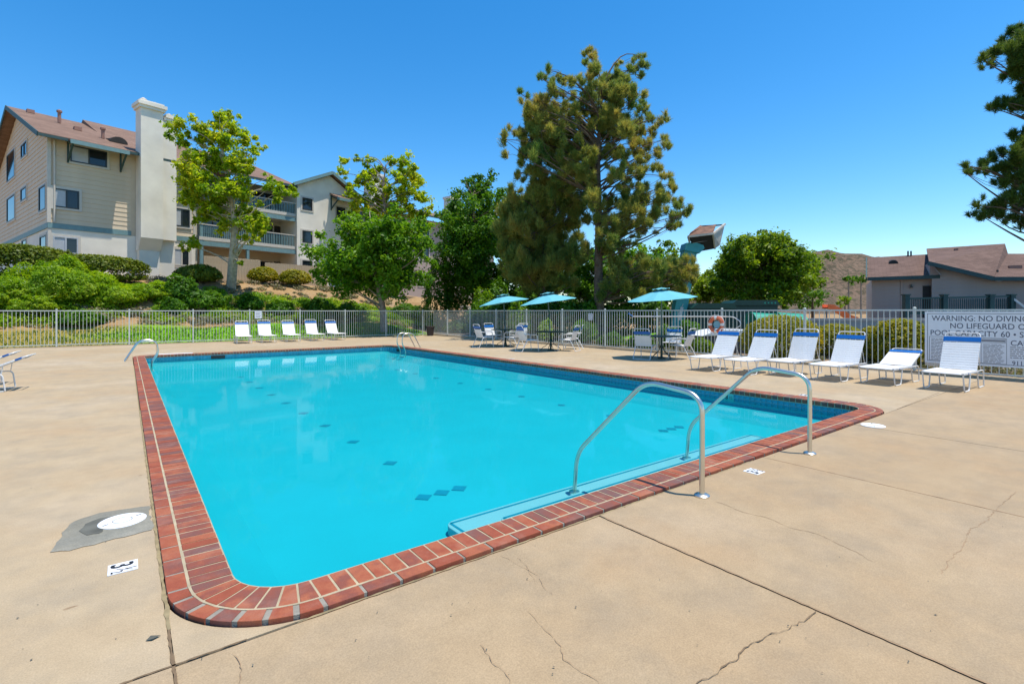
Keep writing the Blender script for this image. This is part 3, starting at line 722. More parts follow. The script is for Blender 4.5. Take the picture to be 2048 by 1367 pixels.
# ------------------------------------------------------------------ loungers
def lounger_mesh_parts(theta, name_label):
    t = thing('sun_lounger', name_label, 'lounger')
    W = .30; zs = .335; HX = .98
    ca, sa = math.cos(rad(theta)), math.sin(rad(theta)); BL = .80
    r_ = .0125
    P = roundpath([(HX+.42, -W, .02), (HX+.38, -W, zs-.0), (HX, -W, zs), (0, -W, zs), (0, W, zs), (HX, W, zs), (HX+.38, W, zs), (HX+.42, W, .02)], .07, 4)
    MB().tube(P, r_, 7).build('frame', M['white'], t, smooth=True)
    for s in (-W, W):
        MB().tube(roundpath([(.02, s, zs), (.10, s, .012), (.40, s, .012), (.47, s, zs)], .05, 3), r_, 6).build('leg', M['white'], t, smooth=True)
        MB().tube(roundpath([(HX-.02, s*.985, zs), (HX+.06, s*.985, .012), (HX+.40, s*.985, .012)], .05, 3), r_, 6).build('leg', M['white'], t, smooth=True)
    def bp(l, y, off=0.): return (HX+l*ca-off*sa, y, zs+l*sa+off*ca)
    P = roundpath([bp(0, -W+.03), bp(BL, -W+.03), bp(BL, W-.03), bp(0, W-.03)], .07, 4)
    MB().tube(P, r_, 7).build('back_frame', M['white'], t, smooth=True)
    l_ = .42
    for s in (-W+.035, W-.035):
        q = bp(l_, s); MB().tube([q, (min(q[0]+.25, HX+.36), s, zs)], .008, 5).build('strut', M['white'], t, smooth=True)
    wsp = .0470; pit = .0525
    se = MB().add([(sx*wsp/2, y, z+dz-.014*(1-(y/W)**2)) for y in (-W-.013, -W*.6, 0., W*.6, W+.013) for dz in (-.004, .004) for z in (0,) for sx in (-1, 1)], [f for i in range(4) for f in ((4*i, 4*i+4, 4*i+5, 4*i+1), (4*i+2, 4*i+3, 4*i+7, 4*i+6), (4*i, 4*i+2, 4*i+6, 4*i+4), (4*i+1, 4*i+5, 4*i+7, 4*i+3))]).box(-wsp/2, wsp/2, -W-.016, -W-.0125, -.03, .003).box(-wsp/2, wsp/2, W+.0125, W+.016, -.03, .003).mesh('strap', M['strap'], bevel=.0015)
    sb = MB().box(-wsp/2, wsp/2, -W+.016, W-.016, -.004, .004).box(-wsp/2, wsp/2, -W+.013, -W+.0165, -.03, .003).box(-wsp/2, wsp/2, W-.0165, W-.013, -.03, .003).mesh('strap', M['strap'], bevel=.0015)
    x = .03
    while x < HX-.02:
        o = link('strap', se, t, (x, 0, zs+.0155-.018*math.sin(math.pi*x/HX)*0)); x += pit
    l = .03
    while l < .60:
        p = bp(l, 0, .0155); o = link('strap', sb, t, p); o.rotation_euler = (0, -rad(theta), 0); l += pit
    o = MB().box(-.05, .05, -W+.014, W-.014, -.005, .005).box(-.05, .05, -W+.010, -W+.0145, -.032, .004).box(-.05, .05, W-.0145, W-.010, -.032, .004).build('strap', M['bstrap'], t, bevel=.002, loc=bp(.655, 0, .0155)); o.rotation_euler = (0, -rad(theta), 0); o['label'] = 'wide blue head strap'
    for s in (-1, 1): MB().box(HX*.3-.012, HX*.3+.012, s*(W+.0165), s*(W+.02), zs-.02, zs+.012).build('clip', M['bstrap'], t)
    return t
L60 = lounger_mesh_parts(60, 'x'); L25 = lounger_mesh_parts(24, 'x'); L65 = lounger_mesh_parts(65, 'x')
index_kids(L60); index_kids(L65); index_kids(L25)
grpR = 'white strap loungers in a row along the side fence'; grpB = 'white strap loungers facing the pool from the far end'
R6 = [(11.45, 7.22, -1, 'white strap lounger with blue head band nearest the patio table with umbrella'),
      (11.45, 6.30, -4, 'second white lounger from the patio table, before the left half of the round bush'),
      (12.0, 5.52, -2, 'third white lounger from the patio table, before the right half of the round bush'),
      (11.9, 4.56, -3, 'white upright lounger just before the one with its back lowered'),
      (12.12, 3.68, -3, 'white lounger with its back lowered almost flat beside the warning sign'),
      (12.18, 2.64, -2, 'white upright lounger standing alone in front of the warning sign')]
for i, (x, y, a, lb) in enumerate(R6):
    src = L25 if i == 4 else L60
    if i == 0: o = L60; o.location = (x, y, 0); o.rotation_euler = (0, 0, rad(a)); o['label'] = lb; o['group'] = grpR
    elif i in (2, 4): o = L25 if i == 4 else L65; o.location = (x, y, 0); o.rotation_euler = (0, 0, rad(a)); o['label'] = lb; o['group'] = grpR
    else: dup(L65 if i == 5 else src, (x, y, 0), rad(a), lb, grpR)
for i, (px, lb) in enumerate(((490, 'leftmost of the five white loungers at the far pool end'), (540, 'second from left of the five white loungers at the far pool end'),
        (589, 'middle one of the five white loungers at the far pool end'), (638, 'fourth from left of the five white loungers at the far pool end'), (681, 'rightmost of the five white loungers at the far pool end'))):
    r = ray(px); y = 26.0+.05*i; dup(L65 if i in (1, 3) else L60, (r[0]/r[1]*y, y, 0), rad(90+(-3, 1, 0, 3, 5)[i]), lb, grpB)
dup(L25, (-3.15, 13.6, 0), rad(-6), 'white lounger lying low at the left frame edge, nearer one', 'loungers at the left frame edge')
dup(L25, (-3.5, 14.75, 0), rad(-4), 'white lounger lying low at the left frame edge, farther one', 'loungers at the left frame edge')

# ------------------------------------------------------------------ patio chairs, tables, umbrellas
def make_chair():
    t = thing('patio_chair', 'x', 'chair'); W = .27; r_ = .0125; zs = .41
    for s in (-W, W):
        MB().tube(roundpath([(.30, s, .012), (.25, s, .62), (-.34, s, .64)], .09, 4), r_, 7).build('armrest', M['white'], t, smooth=True)
        MB().tube(roundpath([(-.40, s, .012), (-.20, s*.97, zs-.0), (.24, s*.97, zs+.02)], .06, 3), r_, 7).build('leg', M['white'], t, smooth=True)
    MB().tube([(-.40, -W, .012), (-.40, W, .012)], r_, 7).build('stretcher', M['white'], t, smooth=True)
    MB().tube([(.24, -W, zs+.02), (.24, W, zs+.02)], r_, 7).build('stretcher', M['white'], t, smooth=True)
    th = 70; ca, sa = -math.cos(rad(th)), math.sin(rad(th)); B0 = (-.19, zs-.02)
    def bp(l, y, off=0): return (B0[0]+l*ca+off*sa, y, B0[1]+l*sa-off*ca)
    MB().tube(roundpath([bp(0, -W+.02), bp(.60, -W+.025), bp(.60, W-.025), bp(0, W-.02)], .06, 4), r_, 7).build('back_frame', M['white'], t, smooth=True)
    wsp = .047; pit = .0515
    sb = MB().box(-wsp/2, wsp/2, -W+.008, W-.008, -.004, .004).mesh('strap', M['strap'], bevel=.0015)
    x = -.17
    while x < .22:
        o = link('strap', sb, t, (x, 0, zs+.012+.02*(x+.2)/.4)); x += pit
    l = .04
    while l < .40:
        o = link('strap', sb, t, bp(l, 0, .0)); o.rotation_euler = (0, rad(th)+math.pi, 0); l += pit
    o = MB().box(-.05, .05, -W+.006, W-.006, -.013, .013).build('strap', M['bstrap'], t, bevel=.002, loc=bp(.46, 0)); o.rotation_euler = (0, rad(th)+math.pi, 0); o['label'] = 'wide blue head strap'
    return t
CH = make_chair(); index_kids(CH)
tabs = [(12.85, 17.3), (12.9, 14.45), (13.43, 9.81)]
chairs = [  # position, facing target table, label
 (G(968, 694), 0, 'white strap chair at the farthest patio table, left front of it'),
 (G(987, 689), 0, 'white strap chair at the farthest patio table, left back of it in shade'),
 (G(1026, 694), 0, 'white strap chair at the farthest patio table, right front of it'),
 (G(1036, 689), 0, 'white strap chair at the farthest patio table, half hidden behind the right one'),
 (G(1056, 702), 1, 'white strap chair left of the middle patio table'),
 (G(1136, 701), 1, 'white strap chair right of the middle patio table, front one of two'),
 (G(1146, 697), 1, 'white strap chair right of the middle patio table, rear one of two'),
 (G(1292, 717), 2, 'white strap chair left of the near patio table, its back to the camera'),
 (G(1343, 709), 2, 'white strap chair behind the near patio table, facing the camera'),
 (G(1362, 717), 2, 'white strap chair right of the near patio table, turned sideways')]
FACE = (35, -50, 148, -128, 28, 152, 172, 55, -125, 138)
for i, (p, ti, lb) in enumerate(chairs):
    a = rad(FACE[i])-YAW
    gl = 'chairs around the patio tables'
    if i == 0: CH.location = p; CH.rotation_euler = (0, 0, a); CH['label'] = lb; CH['group'] = gl
    else: dup(CH, p, a, lb, gl)
def make_table():
    t = thing('patio_table', 'x', 'table')
    MB().lathe([(.60, .70), (.615, .705), (.615, .72), (.60, .725), (.03, .722)], 36).build('tabletop', M['green_metal'], t, smooth=True)
    MB().tube([(0, 0, .06), (0, 0, .70)], .035, 10).build('column', M['green_metal'], t, smooth=True)
    for k in range(4):
        a = math.pi/4+k*math.pi/2; c_, s_ = math.cos(a), math.sin(a)
        MB().tube([(c_*r, s_*r, z) for r, z in ((.03, .45), (.10, .28), (.20, .18), (.32, .12), (.40, .012))], .012, 6).build('leg', M['green_metal'], t, smooth=True)
    return t
TB = make_table(); index_kids(TB)
for i, ((x, y), lb) in enumerate(zip(tabs, ('round dark green patio table farthest away, in umbrella shade', 'round dark green patio table in the middle of the three', 'round dark green patio table nearest, left of the loungers'))):
    if i == 0: TB.location = (x, y, 0); TB['label'] = lb; TB['group'] = 'round patio tables'
    else: dup(TB, (x, y, 0), .3*i, lb, 'round patio tables')
def make_umbrella():
    t = thing('patio_umbrella', 'x', 'umbrella'); n_ = 8; R_ = 1.10; z0 = 1.86; z1 = 2.17
    b = MB(); vs = []; fs = []; rings = 6; seg = 6
    for i in range(rings+1):
        u = i/rings
        for j in range(n_*seg):
            a = 2*math.pi*j/(n_*seg); ph = (a % (2*math.pi/n_))-math.pi/n_
            r = u*R_*math.cos(math.pi/n_)/math.cos(ph) if u > 0 else .001
            sag = .014*u*math.cos(ph*n_/2)**2
            vs.append((r*math.cos(a), r*math.sin(a), z1-(z1-z0)*(u**1.12)-sag))
    m_ = n_*seg
    for i in range(rings):
        for j in range(m_): fs.append((i*m_+j, i*m_+(j+1)%m_, (i+1)*m_+(j+1)%m_, (i+1)*m_+j))
    b.add(vs, fs); cn = b.build('canopy', M['canvas'], t)
    b = MB(); vs = []; fs = []
    for i in range(4):
        u = i/3
        for j in range(m_):
            a = 2*math.pi*j/m_; vs.append((max(.002, u*.27)*math.cos(a), max(.002, u*.27)*math.sin(a), z1+.055-.055*u**1.3+(.022*abs(math.sin(a*n_/2)) if i == 3 else 0)))
    for i in range(3):
        for j in range(m_): fs.append((i*m_+j, i*m_+(j+1)%m_, (i+1)*m_+(j+1)%m_, (i+1)*m_+j))
    b.add(vs, fs).build('vent', M['canvas'], t)
    for k in range(n_):
        a = 2*math.pi*(k)/n_
        MB().beam((.03*math.cos(a), .03*math.sin(a), z1-.03), (R_*.96*math.cos(a), R_*.96*math.sin(a), z0-.02), .014, .014).build('rib', M['pole'], t)
    MB().tube([(0, 0, .05), (0, 0, z1+.075)], .021, 10).build('pole', M['pole'], t, smooth=True)
    MB().lathe([(.13, 0), (.13, .03), (.04, .05), (.028, .14)], 20).build('base', M['green_metal'], t, smooth=True)
    return t
UM = make_umbrella(); index_kids(UM)
for i, ((x, y), lb, tilt) in enumerate(zip(tabs, ('aqua patio umbrella farthest away, tilted to the left', 'aqua patio umbrella in the middle, tilted to the left', 'aqua patio umbrella nearest, level over the table by the loungers'), (.16, .15, .0))):
    o = UM if i == 0 else dup(UM, (x, y, 0), 0, lb)
    o.location = (x+(.0 if i else .05), y, 0.02 if i == 2 else .0); o['label'] = lb; o['group'] = 'aqua umbrellas over the patio tables'
    # lean about the view axis of the deck
    o.rotation_euler = (Matrix.Rotation(-tilt*.35, 3, Vector((.607, .795, 0))) @ Matrix.Rotation(.2*i, 3, 'Z')).to_euler()
    if tilt:
        for c_ in o.children:
            if c_.name.split('.')[0] in ('canopy', 'vent', 'rib'):
                c_.matrix_local = Matrix.Translation((0, 0, 1.9)) @ Matrix.Rotation(-tilt*.6, 4, Vector((.607, .795, 0))) @ Matrix.Translation((0, 0, -1.9)) @ c_.matrix_local

# ------------------------------------------------------------------ on the fence: signs, ring, pole
def fsign(o, x, w_, h_, label, lines):
    t = thing('notice_sign', label, 'sign', o)
    y = (-x[1], x[0], 0)
    Tm = axes((0, 0, 0), x, (x[1], -x[0], 0), (0, 0, 1))
    MB().box(-w_/2, w_/2, 0, .008, -h_/2, h_/2, Tm).build('board', M['lid'], t)
    b = MB()
    for k in range(lines): b.box(-w_*.36, w_*.36*(1-.3*(k % 2)), .0082, .0095, h_*(.3-.6*k/max(1, lines-1))-.012, h_*(.3-.6*k/max(1, lines-1))+.012, Tm)
    b.build('print_line', M['grey'], t)
fsign((fx_of(516), FY-.06, 1.32), (1, 0, 0), .32, .38, 'small white notice sign on the far fence behind the loungers', 4)
fsign((FX-.06, fy_of(1183), 1.27), (0, -1, 0), .24, .27, 'small white notice sign on the side fence behind the middle table', 3)
# big warning sign
SY0 = fy_of(1851.5); SW = 3.0; zt = 1.49; zb = .28
t = thing('warning_sign', 'large white pool warning board wired to the fence behind the last lounger', 'sign', (FX-.075, SY0, 0))
X_ = (0, -1, 0); Z_ = (-1, 0, 0)
def SP(u, v): return (-.0135, -u, v)
MB().box(0, .02, -SW, 0, zb, zt).build('board', M['lid'], t)
b = MB()
def fr(u0, u1, v0, v1, wd, m=None):
    for (a0, a1, c0, c1) in ((u0, u1, v1-wd, v1), (u0, u1, v0, v0+wd), (u0, u0+wd, v0+wd, v1-wd), (u1-wd, u1, v0+wd, v1-wd)):
        b.box(-.0015, -.0003, -a1, -a0, c0, c1)
fr(.045, SW-.045, zb+.045, zt-.045, .012)
b.build('border_line', M['grey'], t)
def st(s, u, v, size, sq=1., bold=.001): text(s, size, M['ink'], 'lettering', t, axes((-.001, -u, v), X_, (0, 0, 1), Z_), .0006, sq, bold)
st('WARNING: NO DIVING ALLOWED', .13, 1.275, .175, .88); st('NO LIFEGUARD ON DUTY', .46, 1.105, .175, .88); st('POOL CAPACITY 60 \u2022 SPA CAPACITY', .10, .935, .175, .88)
st('CAUTION', 1.475, .755, .165, .88); st('911', 1.50, .335, .13, .9)
b = MB(); fr(.085, 1.42, zb+.06, .905, .008); fr(.62, 1.40, .80, .895, .008); fr(.085, .615, zb+.06, .905, .006); fr(1.0, 1.008, zb+.07, .79, .004)
b.box(-.0015, -.0003, -1.39, -.70, .825, .868); b.build('border_line', M['grey'], t)
b = MB(); 
for u0, u1, v0, v1, dv in ((.12, .57, .36, .85, .034), (.66, .97, .36, .76, .028), (1.04, 1.38, .36, .76, .028), (1.47, 2.9, .47, .72, .045)):
    v = v1
    while v > v0:
        u = u0
        while u < u1-.05:
            l_ = random.uniform(.03, .12); b.box(-.0015, -.0003, -min(u+l_, u1), -u, v-dv*.2, v+dv*.2); u += l_+.014
        v -= dv
tag(b.build('fine_print', M['grey'], t), kind='stuff')
# life ring
ly = fy_of(1436); t = thing('life_ring', 'orange life ring with white bands hanging on the side fence', 'life ring', (FX-.11, ly, 1.07))
def torus_arc(a0, a1, R_, r_, m, name, n_=14, k=10):
    P = [(0, R_*math.cos(rad(a0+(a1-a0)*i/n_)), R_*math.sin(rad(a0+(a1-a0)*i/n_))) for i in range(n_+1)]
    MB().tube(P, r_, k).build(name, m, t, smooth=True)
for k in range(4):
    torus_arc(45+90*k+11-45, 45+90*k+79-45, .215, .062, M['ring'], 'ring_segment'); torus_arc(90*k-11, 90*k+11, .215, .065, M['strap'], 'band', 6)
P = []
for i in range(41):
    a = rad(9*i); P.append((-.02, (.292+.02*abs(math.sin(2*a)))*math.cos(a), (.292+.02*abs(math.sin(2*a)))*math.sin(a)))
MB().tube(P, .008, 5).build('rope', M['strap'], t, smooth=True)
MB().prism([(.12*math.cos(rad(i*20)), .12*math.sin(rad(i*20))) for i in range(18)], .04, .055, 'x').build('backing_disc', M['bluesign'], t)
# rescue pole
ya, yb = fy_of(1268), fy_of(1462)
t = thing('rescue_pole', 'long white rescue pole with hooked end hung level along the fence', 'pole', (FX-.06, (ya+yb)/2, 1.30)); hl = (ya-yb)/2
MB().tube([(0, hl, 0), (0, -hl+.1, .025)], .02, 8).build('shaft', M['white'], t, smooth=True)
MB().tube(roundpath([(0, -hl+.1, .025), (0, -hl-.12, .02), (0, -hl-.34, -.12), (0, -hl-.36, -.24), (0, -hl-.2, -.34)], .15, 5), .016, 8).build('hook', M['white'], t, smooth=True)
MB().tube([(0, hl, 0), (0, hl+.22, .12)], .018, 8).build('tip', M['bstrap'], t, smooth=True)
# waste bin near the corner
p = Vector((14.75, 27.55, 0)); t = thing('waste_bin', 'dark brown waste bin in the fence corner', 'bin', p)
MB().lathe([(.19, 0), (.25, .52), (.27, .52), (.27, .58), (.24, .58)], 20).build('body', M['brown'], t, smooth=True)

# ------------------------------------------------------------------ foliage generators
def leaf_mesh(name, C, Nrm, size, m, rng, aspect=.55):
    n_ = len(C); 
    Nrm = Nrm/np.linalg.norm(Nrm, axis=1, keepdims=True)
    t_ = rng.normal(size=(n_, 3)); t_ -= (t_*Nrm).sum(1, keepdims=True)*Nrm; t_ /= np.linalg.norm(t_, axis=1, keepdims=True)
    b_ = np.cross(Nrm, t_); s = (size*rng.uniform(.6, 1.25, n_))[:, None]
    V = np.empty((n_, 4, 3)); V[:, 0] = C-t_*s*.5; V[:, 1] = C+b_*s*aspect*.5+Nrm*s*.08; V[:, 2] = C+t_*s*.5-Nrm*s*.1; V[:, 3] = C-b_*s*aspect*.5+Nrm*s*.08
    me = bpy.data.meshes.new(name); me.vertices.add(n_*4); me.vertices.foreach_set('co', V.astype(np.float32).ravel())
    me.loops.add(n_*4); me.loops.foreach_set('vertex_index', np.arange(n_*4, dtype=np.int32))
    me.polygons.add(n_); me.polygons.foreach_set('loop_start', np.arange(0, n_*4, 4, dtype=np.int32)); me.update(calc_edges=True)
    me.materials.append(m); return me
def needle_mesh(name, C, A, ln, wd, m, rng, per=12):
    n_ = len(C); A = A/np.linalg.norm(A, axis=1, keepdims=True)
    Cc = np.repeat(C, per, 0); Aa = np.repeat(A, per, 0)
    d = Aa+rng.normal(0, .55, Cc.shape); d /= np.linalg.norm(d, axis=1, keepdims=True)
    k = rng.uniform(0, 1, (len(Cc), 1)); base = Cc+Aa*(k-.5)*ln*1.1
    s = np.cross(d, rng.normal(size=d.shape)); s /= np.linalg.norm(s, axis=1, keepdims=True)
    L_ = ln*rng.uniform(.6, 1.15, (len(Cc), 1))
    V = np.empty((len(Cc), 3, 3)); V[:, 0] = base-s*wd; V[:, 1] = base+s*wd; V[:, 2] = base+d*L_
    q = len(Cc); me = bpy.data.meshes.new(name); me.vertices.add(q*3); me.vertices.foreach_set('co', V.astype(np.float32).ravel())
    me.loops.add(q*3); me.loops.foreach_set('vertex_index', np.arange(q*3, dtype=np.int32))
    me.polygons.add(q); me.polygons.foreach_set('loop_start', np.arange(0, q*3, 3, dtype=np.int32)); me.update(calc_edges=True)
    me.materials.append(m); return me
def clump_points(c, r, n_, rng, squash=(1, 1, .85), shell=.45):
    d = rng.normal(size=(n_, 3)); d /= np.linalg.norm(d, axis=1, keepdims=True)
    rr_ = rng.uniform(shell**3, 1, n_)**(1/3)
    rr_ *= 1+.18*np.sin(d[:, 0]*5+c[0]*3)*np.sin(d[:, 1]*5+c[1])*np.sin(d[:, 2]*4+c[2]*2)+rng.normal(0, .06, n_)
    P = np.array(c)+d*(r*rr_)[:, None]*np.array(squash); return P, d
def limb(b, a, c, r0, r1, rng, n_=5, sag=.1, sides=6):
    a = Vector(a); c = Vector(c); L_ = (c-a).length; P = []
    off = Vector(rng.normal(0, L_*.075, 3))
    for i in range(n_+1):
        t_ = i/n_; p = a.lerp(c, t_)+off*math.sin(math.pi*t_)+Vector((0, 0, L_*sag*math.sin(math.pi*t_))); P.append(p)
    b.tube(P, [r0+(r1-r0)*i/n_ for i in range(n_+1)], sides, False)
def tree(name, label, cat, base, D, trunk_px, clumps, lmat, bmat, lsize, dens, tr0, tr1, depth, seed, needles=False, group=None, fork=None, squash=(1, 1, .85), extra=None, shell=.45):
    """clumps (px,py,rpx) surveyed at depth D; scattered through the crown's depth"""
    rng = np.random.default_rng(seed); base = Vector(base); t = thing(name, label, cat, base, 0, group)
    k = D/F; r_view = np.array([.607, .795, 0])
    P = [np.array(at(px, py, D)) for px, py in trunk_px]; P = [np.array(base)]+P if (P[0]-np.array(base))[2] > .3 else [np.array(base)]+P[1:]
    tp = [Vector(p)-base for p in P]
    b = MB(); n_ = len(tp); b.tube(roundpath(tp, .8, 3) if n_ > 2 else tp, [tr0+(tr1-tr0)*i/(len(roundpath(tp, .8, 3))-1) for i in range(len(roundpath(tp, .8, 3)))] if n_ > 2 else [tr0, tr1], 9, False)
    Cs = []; Ns = []
    for (px, py, rp) in clumps:
        r = rp*k; c = np.array(at(px, py, D)); dz = rng.uniform(-1, 1)*max(0, depth-r*.6)
        c = c+r_view*dz; c[2] = 1.5+(c[2]-1.5)*(D+dz)/D       # keep it on the sight line it was surveyed on
        rt = np.array([.795, -.607, 0]); l0 = (px-1024)/F*dz; c = c+rt*l0
        # limb from the trunk
        zc = c[2]; zs_ = [p[2] for p in P]; za = min(max(zc-np.linalg.norm((c-P[0])[:2])*.45, P[0][2]+.3*(zs_[-1]-zs_[0])*.5), zs_[-1])
        for i in range(len(P)-1):
            if zs_[i] <= za <= zs_[i+1]:
                f_ = (za-zs_[i])/max(1e-6, zs_[i+1]-zs_[i]); pa = P[i]+(P[i+1]-P[i])*f_; break
        else: pa = P[-1]
        L_ = np.linalg.norm(c-pa)
        if L_ > .4: limb(b, Vector(pa)-base, Vector(c)-base, min(tr0*.22, .014+.011*L_), .010, rng, 6, rng.uniform(-.02, .13))
        kk = int(np.clip(4+r*7, 5, 11)); m_ = max(6*kk, int(dens*rp*rp/100.)); pa_ = np.array(pa)
        for q in range(kk):
            dd = rng.normal(0, .50, 3); cs = c+dd*r*np.array([1, 1, .8]); rs = r*rng.uniform(.26, .46)
            if needles and q < kk*.34 and L_ > 1.0:      # foliage carried along the limb as well
                f_ = rng.uniform(.38, .95); cs = pa_+(c-pa_)*f_+rng.normal(0, .18*r+.12, 3)+np.array([0, 0, L_*.08])
            n_q = max(4, int(m_/kk)); g_ = rng.normal(0, .52, (n_q, 3))
            if needles:
                Cs.append(cs+g_*rs*np.array([.8, .8, 1.15])); Ns.append(g_*.5+np.array([0, 0, .9])+(cs-c)/max(r, .01)*.4+rng.normal(0, .22, g_.shape))
            else:
                Cs.append(cs+g_*rs*np.array([1.1, 1.1, .9])); Ns.append(g_*.5+np.array([0, 0, .55])+rng.normal(0, .6, g_.shape))
            limb(b, Vector(c)-base, Vector(cs)-base, .011, .005, rng, 2, .05, 4)
    C = np.concatenate(Cs)-np.array(base); N_ = np.concatenate(Ns)
    b.build('trunk', bmat, t, smooth=True)
    if needles: me = needle_mesh('crown', C, N_, lsize, lsize*.045, lmat, rng, 14)
    else: me = leaf_mesh('crown', C, N_, lsize, lmat, rng)
    link('crown', me, t); return t
def ellipse_clumps(cx, cy, rx, ry, n_, r0, r1, seed, fill=.95):
    rng = np.random.default_rng(seed); out = []
    while len(out) < n_:
        u = rng.uniform(-1, 1, 2)
        if u[0]**2+u[1]**2 > fill: continue
        out.append((cx+u[0]*(rx-r0*.5), cy+u[1]*(ry-r0*.5), rng.uniform(r0, r1)))
    return out
def bush(label, base, rx, ry, hz, lmat, lsize, n_, seed, name='bush', cat='bush', group=None, lump=.12, base_cut=.0, flat=1., rz=0):
    rng = np.random.default_rng(seed); base = Vector(base); t = thing(name, label, cat, base, rz, group)
    d = rng.normal(size=(n_, 3)); d /= np.linalg.norm(d, axis=1, keepdims=True); d[:, 2] = np.abs(d[:, 2])*np.where(rng.random(n_) < .85, 1, -.35)
    ph = rng.uniform(0, 6, 3)
    q = rng.uniform(.72**3, 1, n_)**(1/3)*(1+lump*np.sin(4*d[:, 0]+ph[0])*np.sin(4*d[:, 1]+ph[1])+lump*.6*np.sin(9*d[:, 0]+ph[2])*np.sin(8*d[:, 2]+ph[1])*np.cos(9*d[:, 1])+rng.normal(0, .02, n_))
    e = np.sign(d[:, 2])*np.abs(d[:, 2])**flat
    z0 = hz*.33
    P = np.stack([d[:, 0]*q*rx, d[:, 1]*q*ry, z0+e*q*(hz-z0)], 1); P[:, 2] = np.maximum(P[:, 2], .03)
    N_ = d*.8+rng.normal(0, .5, d.shape)+np.array([0, 0, .35])
    link('foliage', leaf_mesh('foliage', P, N_, lsize, lmat, rng, .3 if name == 'juniper_bush' else .6), t)
    b = MB()
    for k in range(9):
        a = 2*math.pi*k/9; limb(b, (0, 0, -.1), (rx*.65*math.cos(a), ry*.65*math.sin(a), hz*(.5+.3*(k % 2))), .03, .01, rng, 4, .05, 5)
    b.build('stem', M['bark'], t); return t

# ------------------------------------------------------------------ trees
p, D = hit(462, 577); D -= 1.2
T1 = [(360,250,17),(352,272,14),(398,252,22),(436,242,22),(470,256,24),(366,292,15),(410,285,20),(455,290,24),(488,276,17),(506,305,13),(518,296,8),(375,326,24),(420,325,26),(462,330,28),(497,342,12),(366,352,18),(395,358,28),(436,368,30),(474,372,28),(380,392,20),(408,398,24),(446,412,28),(498,415,20),(522,440,18),(540,372,15),(566,384,17),(585,378,10),(535,356,8),(502,452,16),(448,450,17),(402,428,14),(384,488,16),(368,492,9),(472,505,8),(480,528,6),(512,470,12),(532,458,11),(396,312,14),(430,300,12),(500,322,9),(484,440,20),(466,232,10),(440,228,6),(552,404,10),(378,270,10),(560,366,7)]
tree('sycamore_tree', 'yellow-green sycamore with pale trunk in front of the balconies', 'tree', p, D, [(462,574),(468,500),(470,440),(455,360),(440,270)], [(x, y, q*1.04) for x, y, q in T1]+ellipse_clumps(440,370,75,80,14,9,17,21)+ellipse_clumps(500,440,40,45,9,8,14,22)+ellipse_clumps(400,410,38,40,7,8,14,24), M['syc'], M['pale_bark'], .24, 128, .30, .05, 1.7, 11)
T2 = [(690,320,11),(680,348,13),(700,372,9),(716,318,10),(738,322,12),(760,338,15),(782,318,14),(806,322,17),(822,336,12),(740,350,18),(722,364,12),(836,362,16),(792,362,16),(842,392,17),(804,396,17),(846,426,17),(764,396,18),(826,436,18),(858,450,9),(734,398,14),(784,426,16),(752,428,16),(706,426,13),(716,452,14),(860,415,8),(815,410,12),(690,396,7),(745,376,12),(824,380,10),(775,378,10)]
bp, bD = hit(772, 560); bD = 44.; q_ = at(772, 560, bD); q_.z = float(H(q_.x, q_.y))
tree('sycamore_tree', 'yellow-green sycamore rising behind the round dark tree', 'tree', q_, bD, [(772,560),(775,480),(772,430),(765,380),(772,330)], T2+ellipse_clumps(775,385,85,62,26,8,16,23), M['syc'], M['grey_bark'], .28, 150, .28, .05, 2.2, 12)
p, D = hit(768, 664, 28)
tree('ficus_tree', 'broad round dark green tree with a grey trunk by the far fence', 'tree', p, D, [(768,660),(766,610),(752,560),(745,500),(745,455)], ellipse_clumps(745,512,118,86,42,24,36,3)+[(640,470,14),(632,545,16),(860,480,18),(868,530,14),(700,438,22),(790,440,22),(745,428,20),(660,590-28,18),(850,560,16)], M['ficus'], M['grey_bark'], .24, 82, .22, .08, 3.0, 13, squash=(1, 1, .8))
q_ = at(950, 600, 38); q_.z = float(H(q_.x, q_.y))
tree('camphor_tree', 'tall dense dark green tree left of the pine', 'tree', q_, 38, [(950,600),(950,540),(948,460),(945,390)], ellipse_clumps(950,470,66,112,46,22,34,4)+[(935,362,16),(965,368,16),(985,350,14),(905,410,14),(1000,400,22),(1000,470,26),(895,500,16),(905,560,20),(890,540,20),(985,575,26),(1005,590,22),(890,430,16),(880,530,14),(895,460,18),(960,560,30),(1000,560,30)], M['dfic'], M['bark'], .26, 82, .30, .08, 3.0, 14)
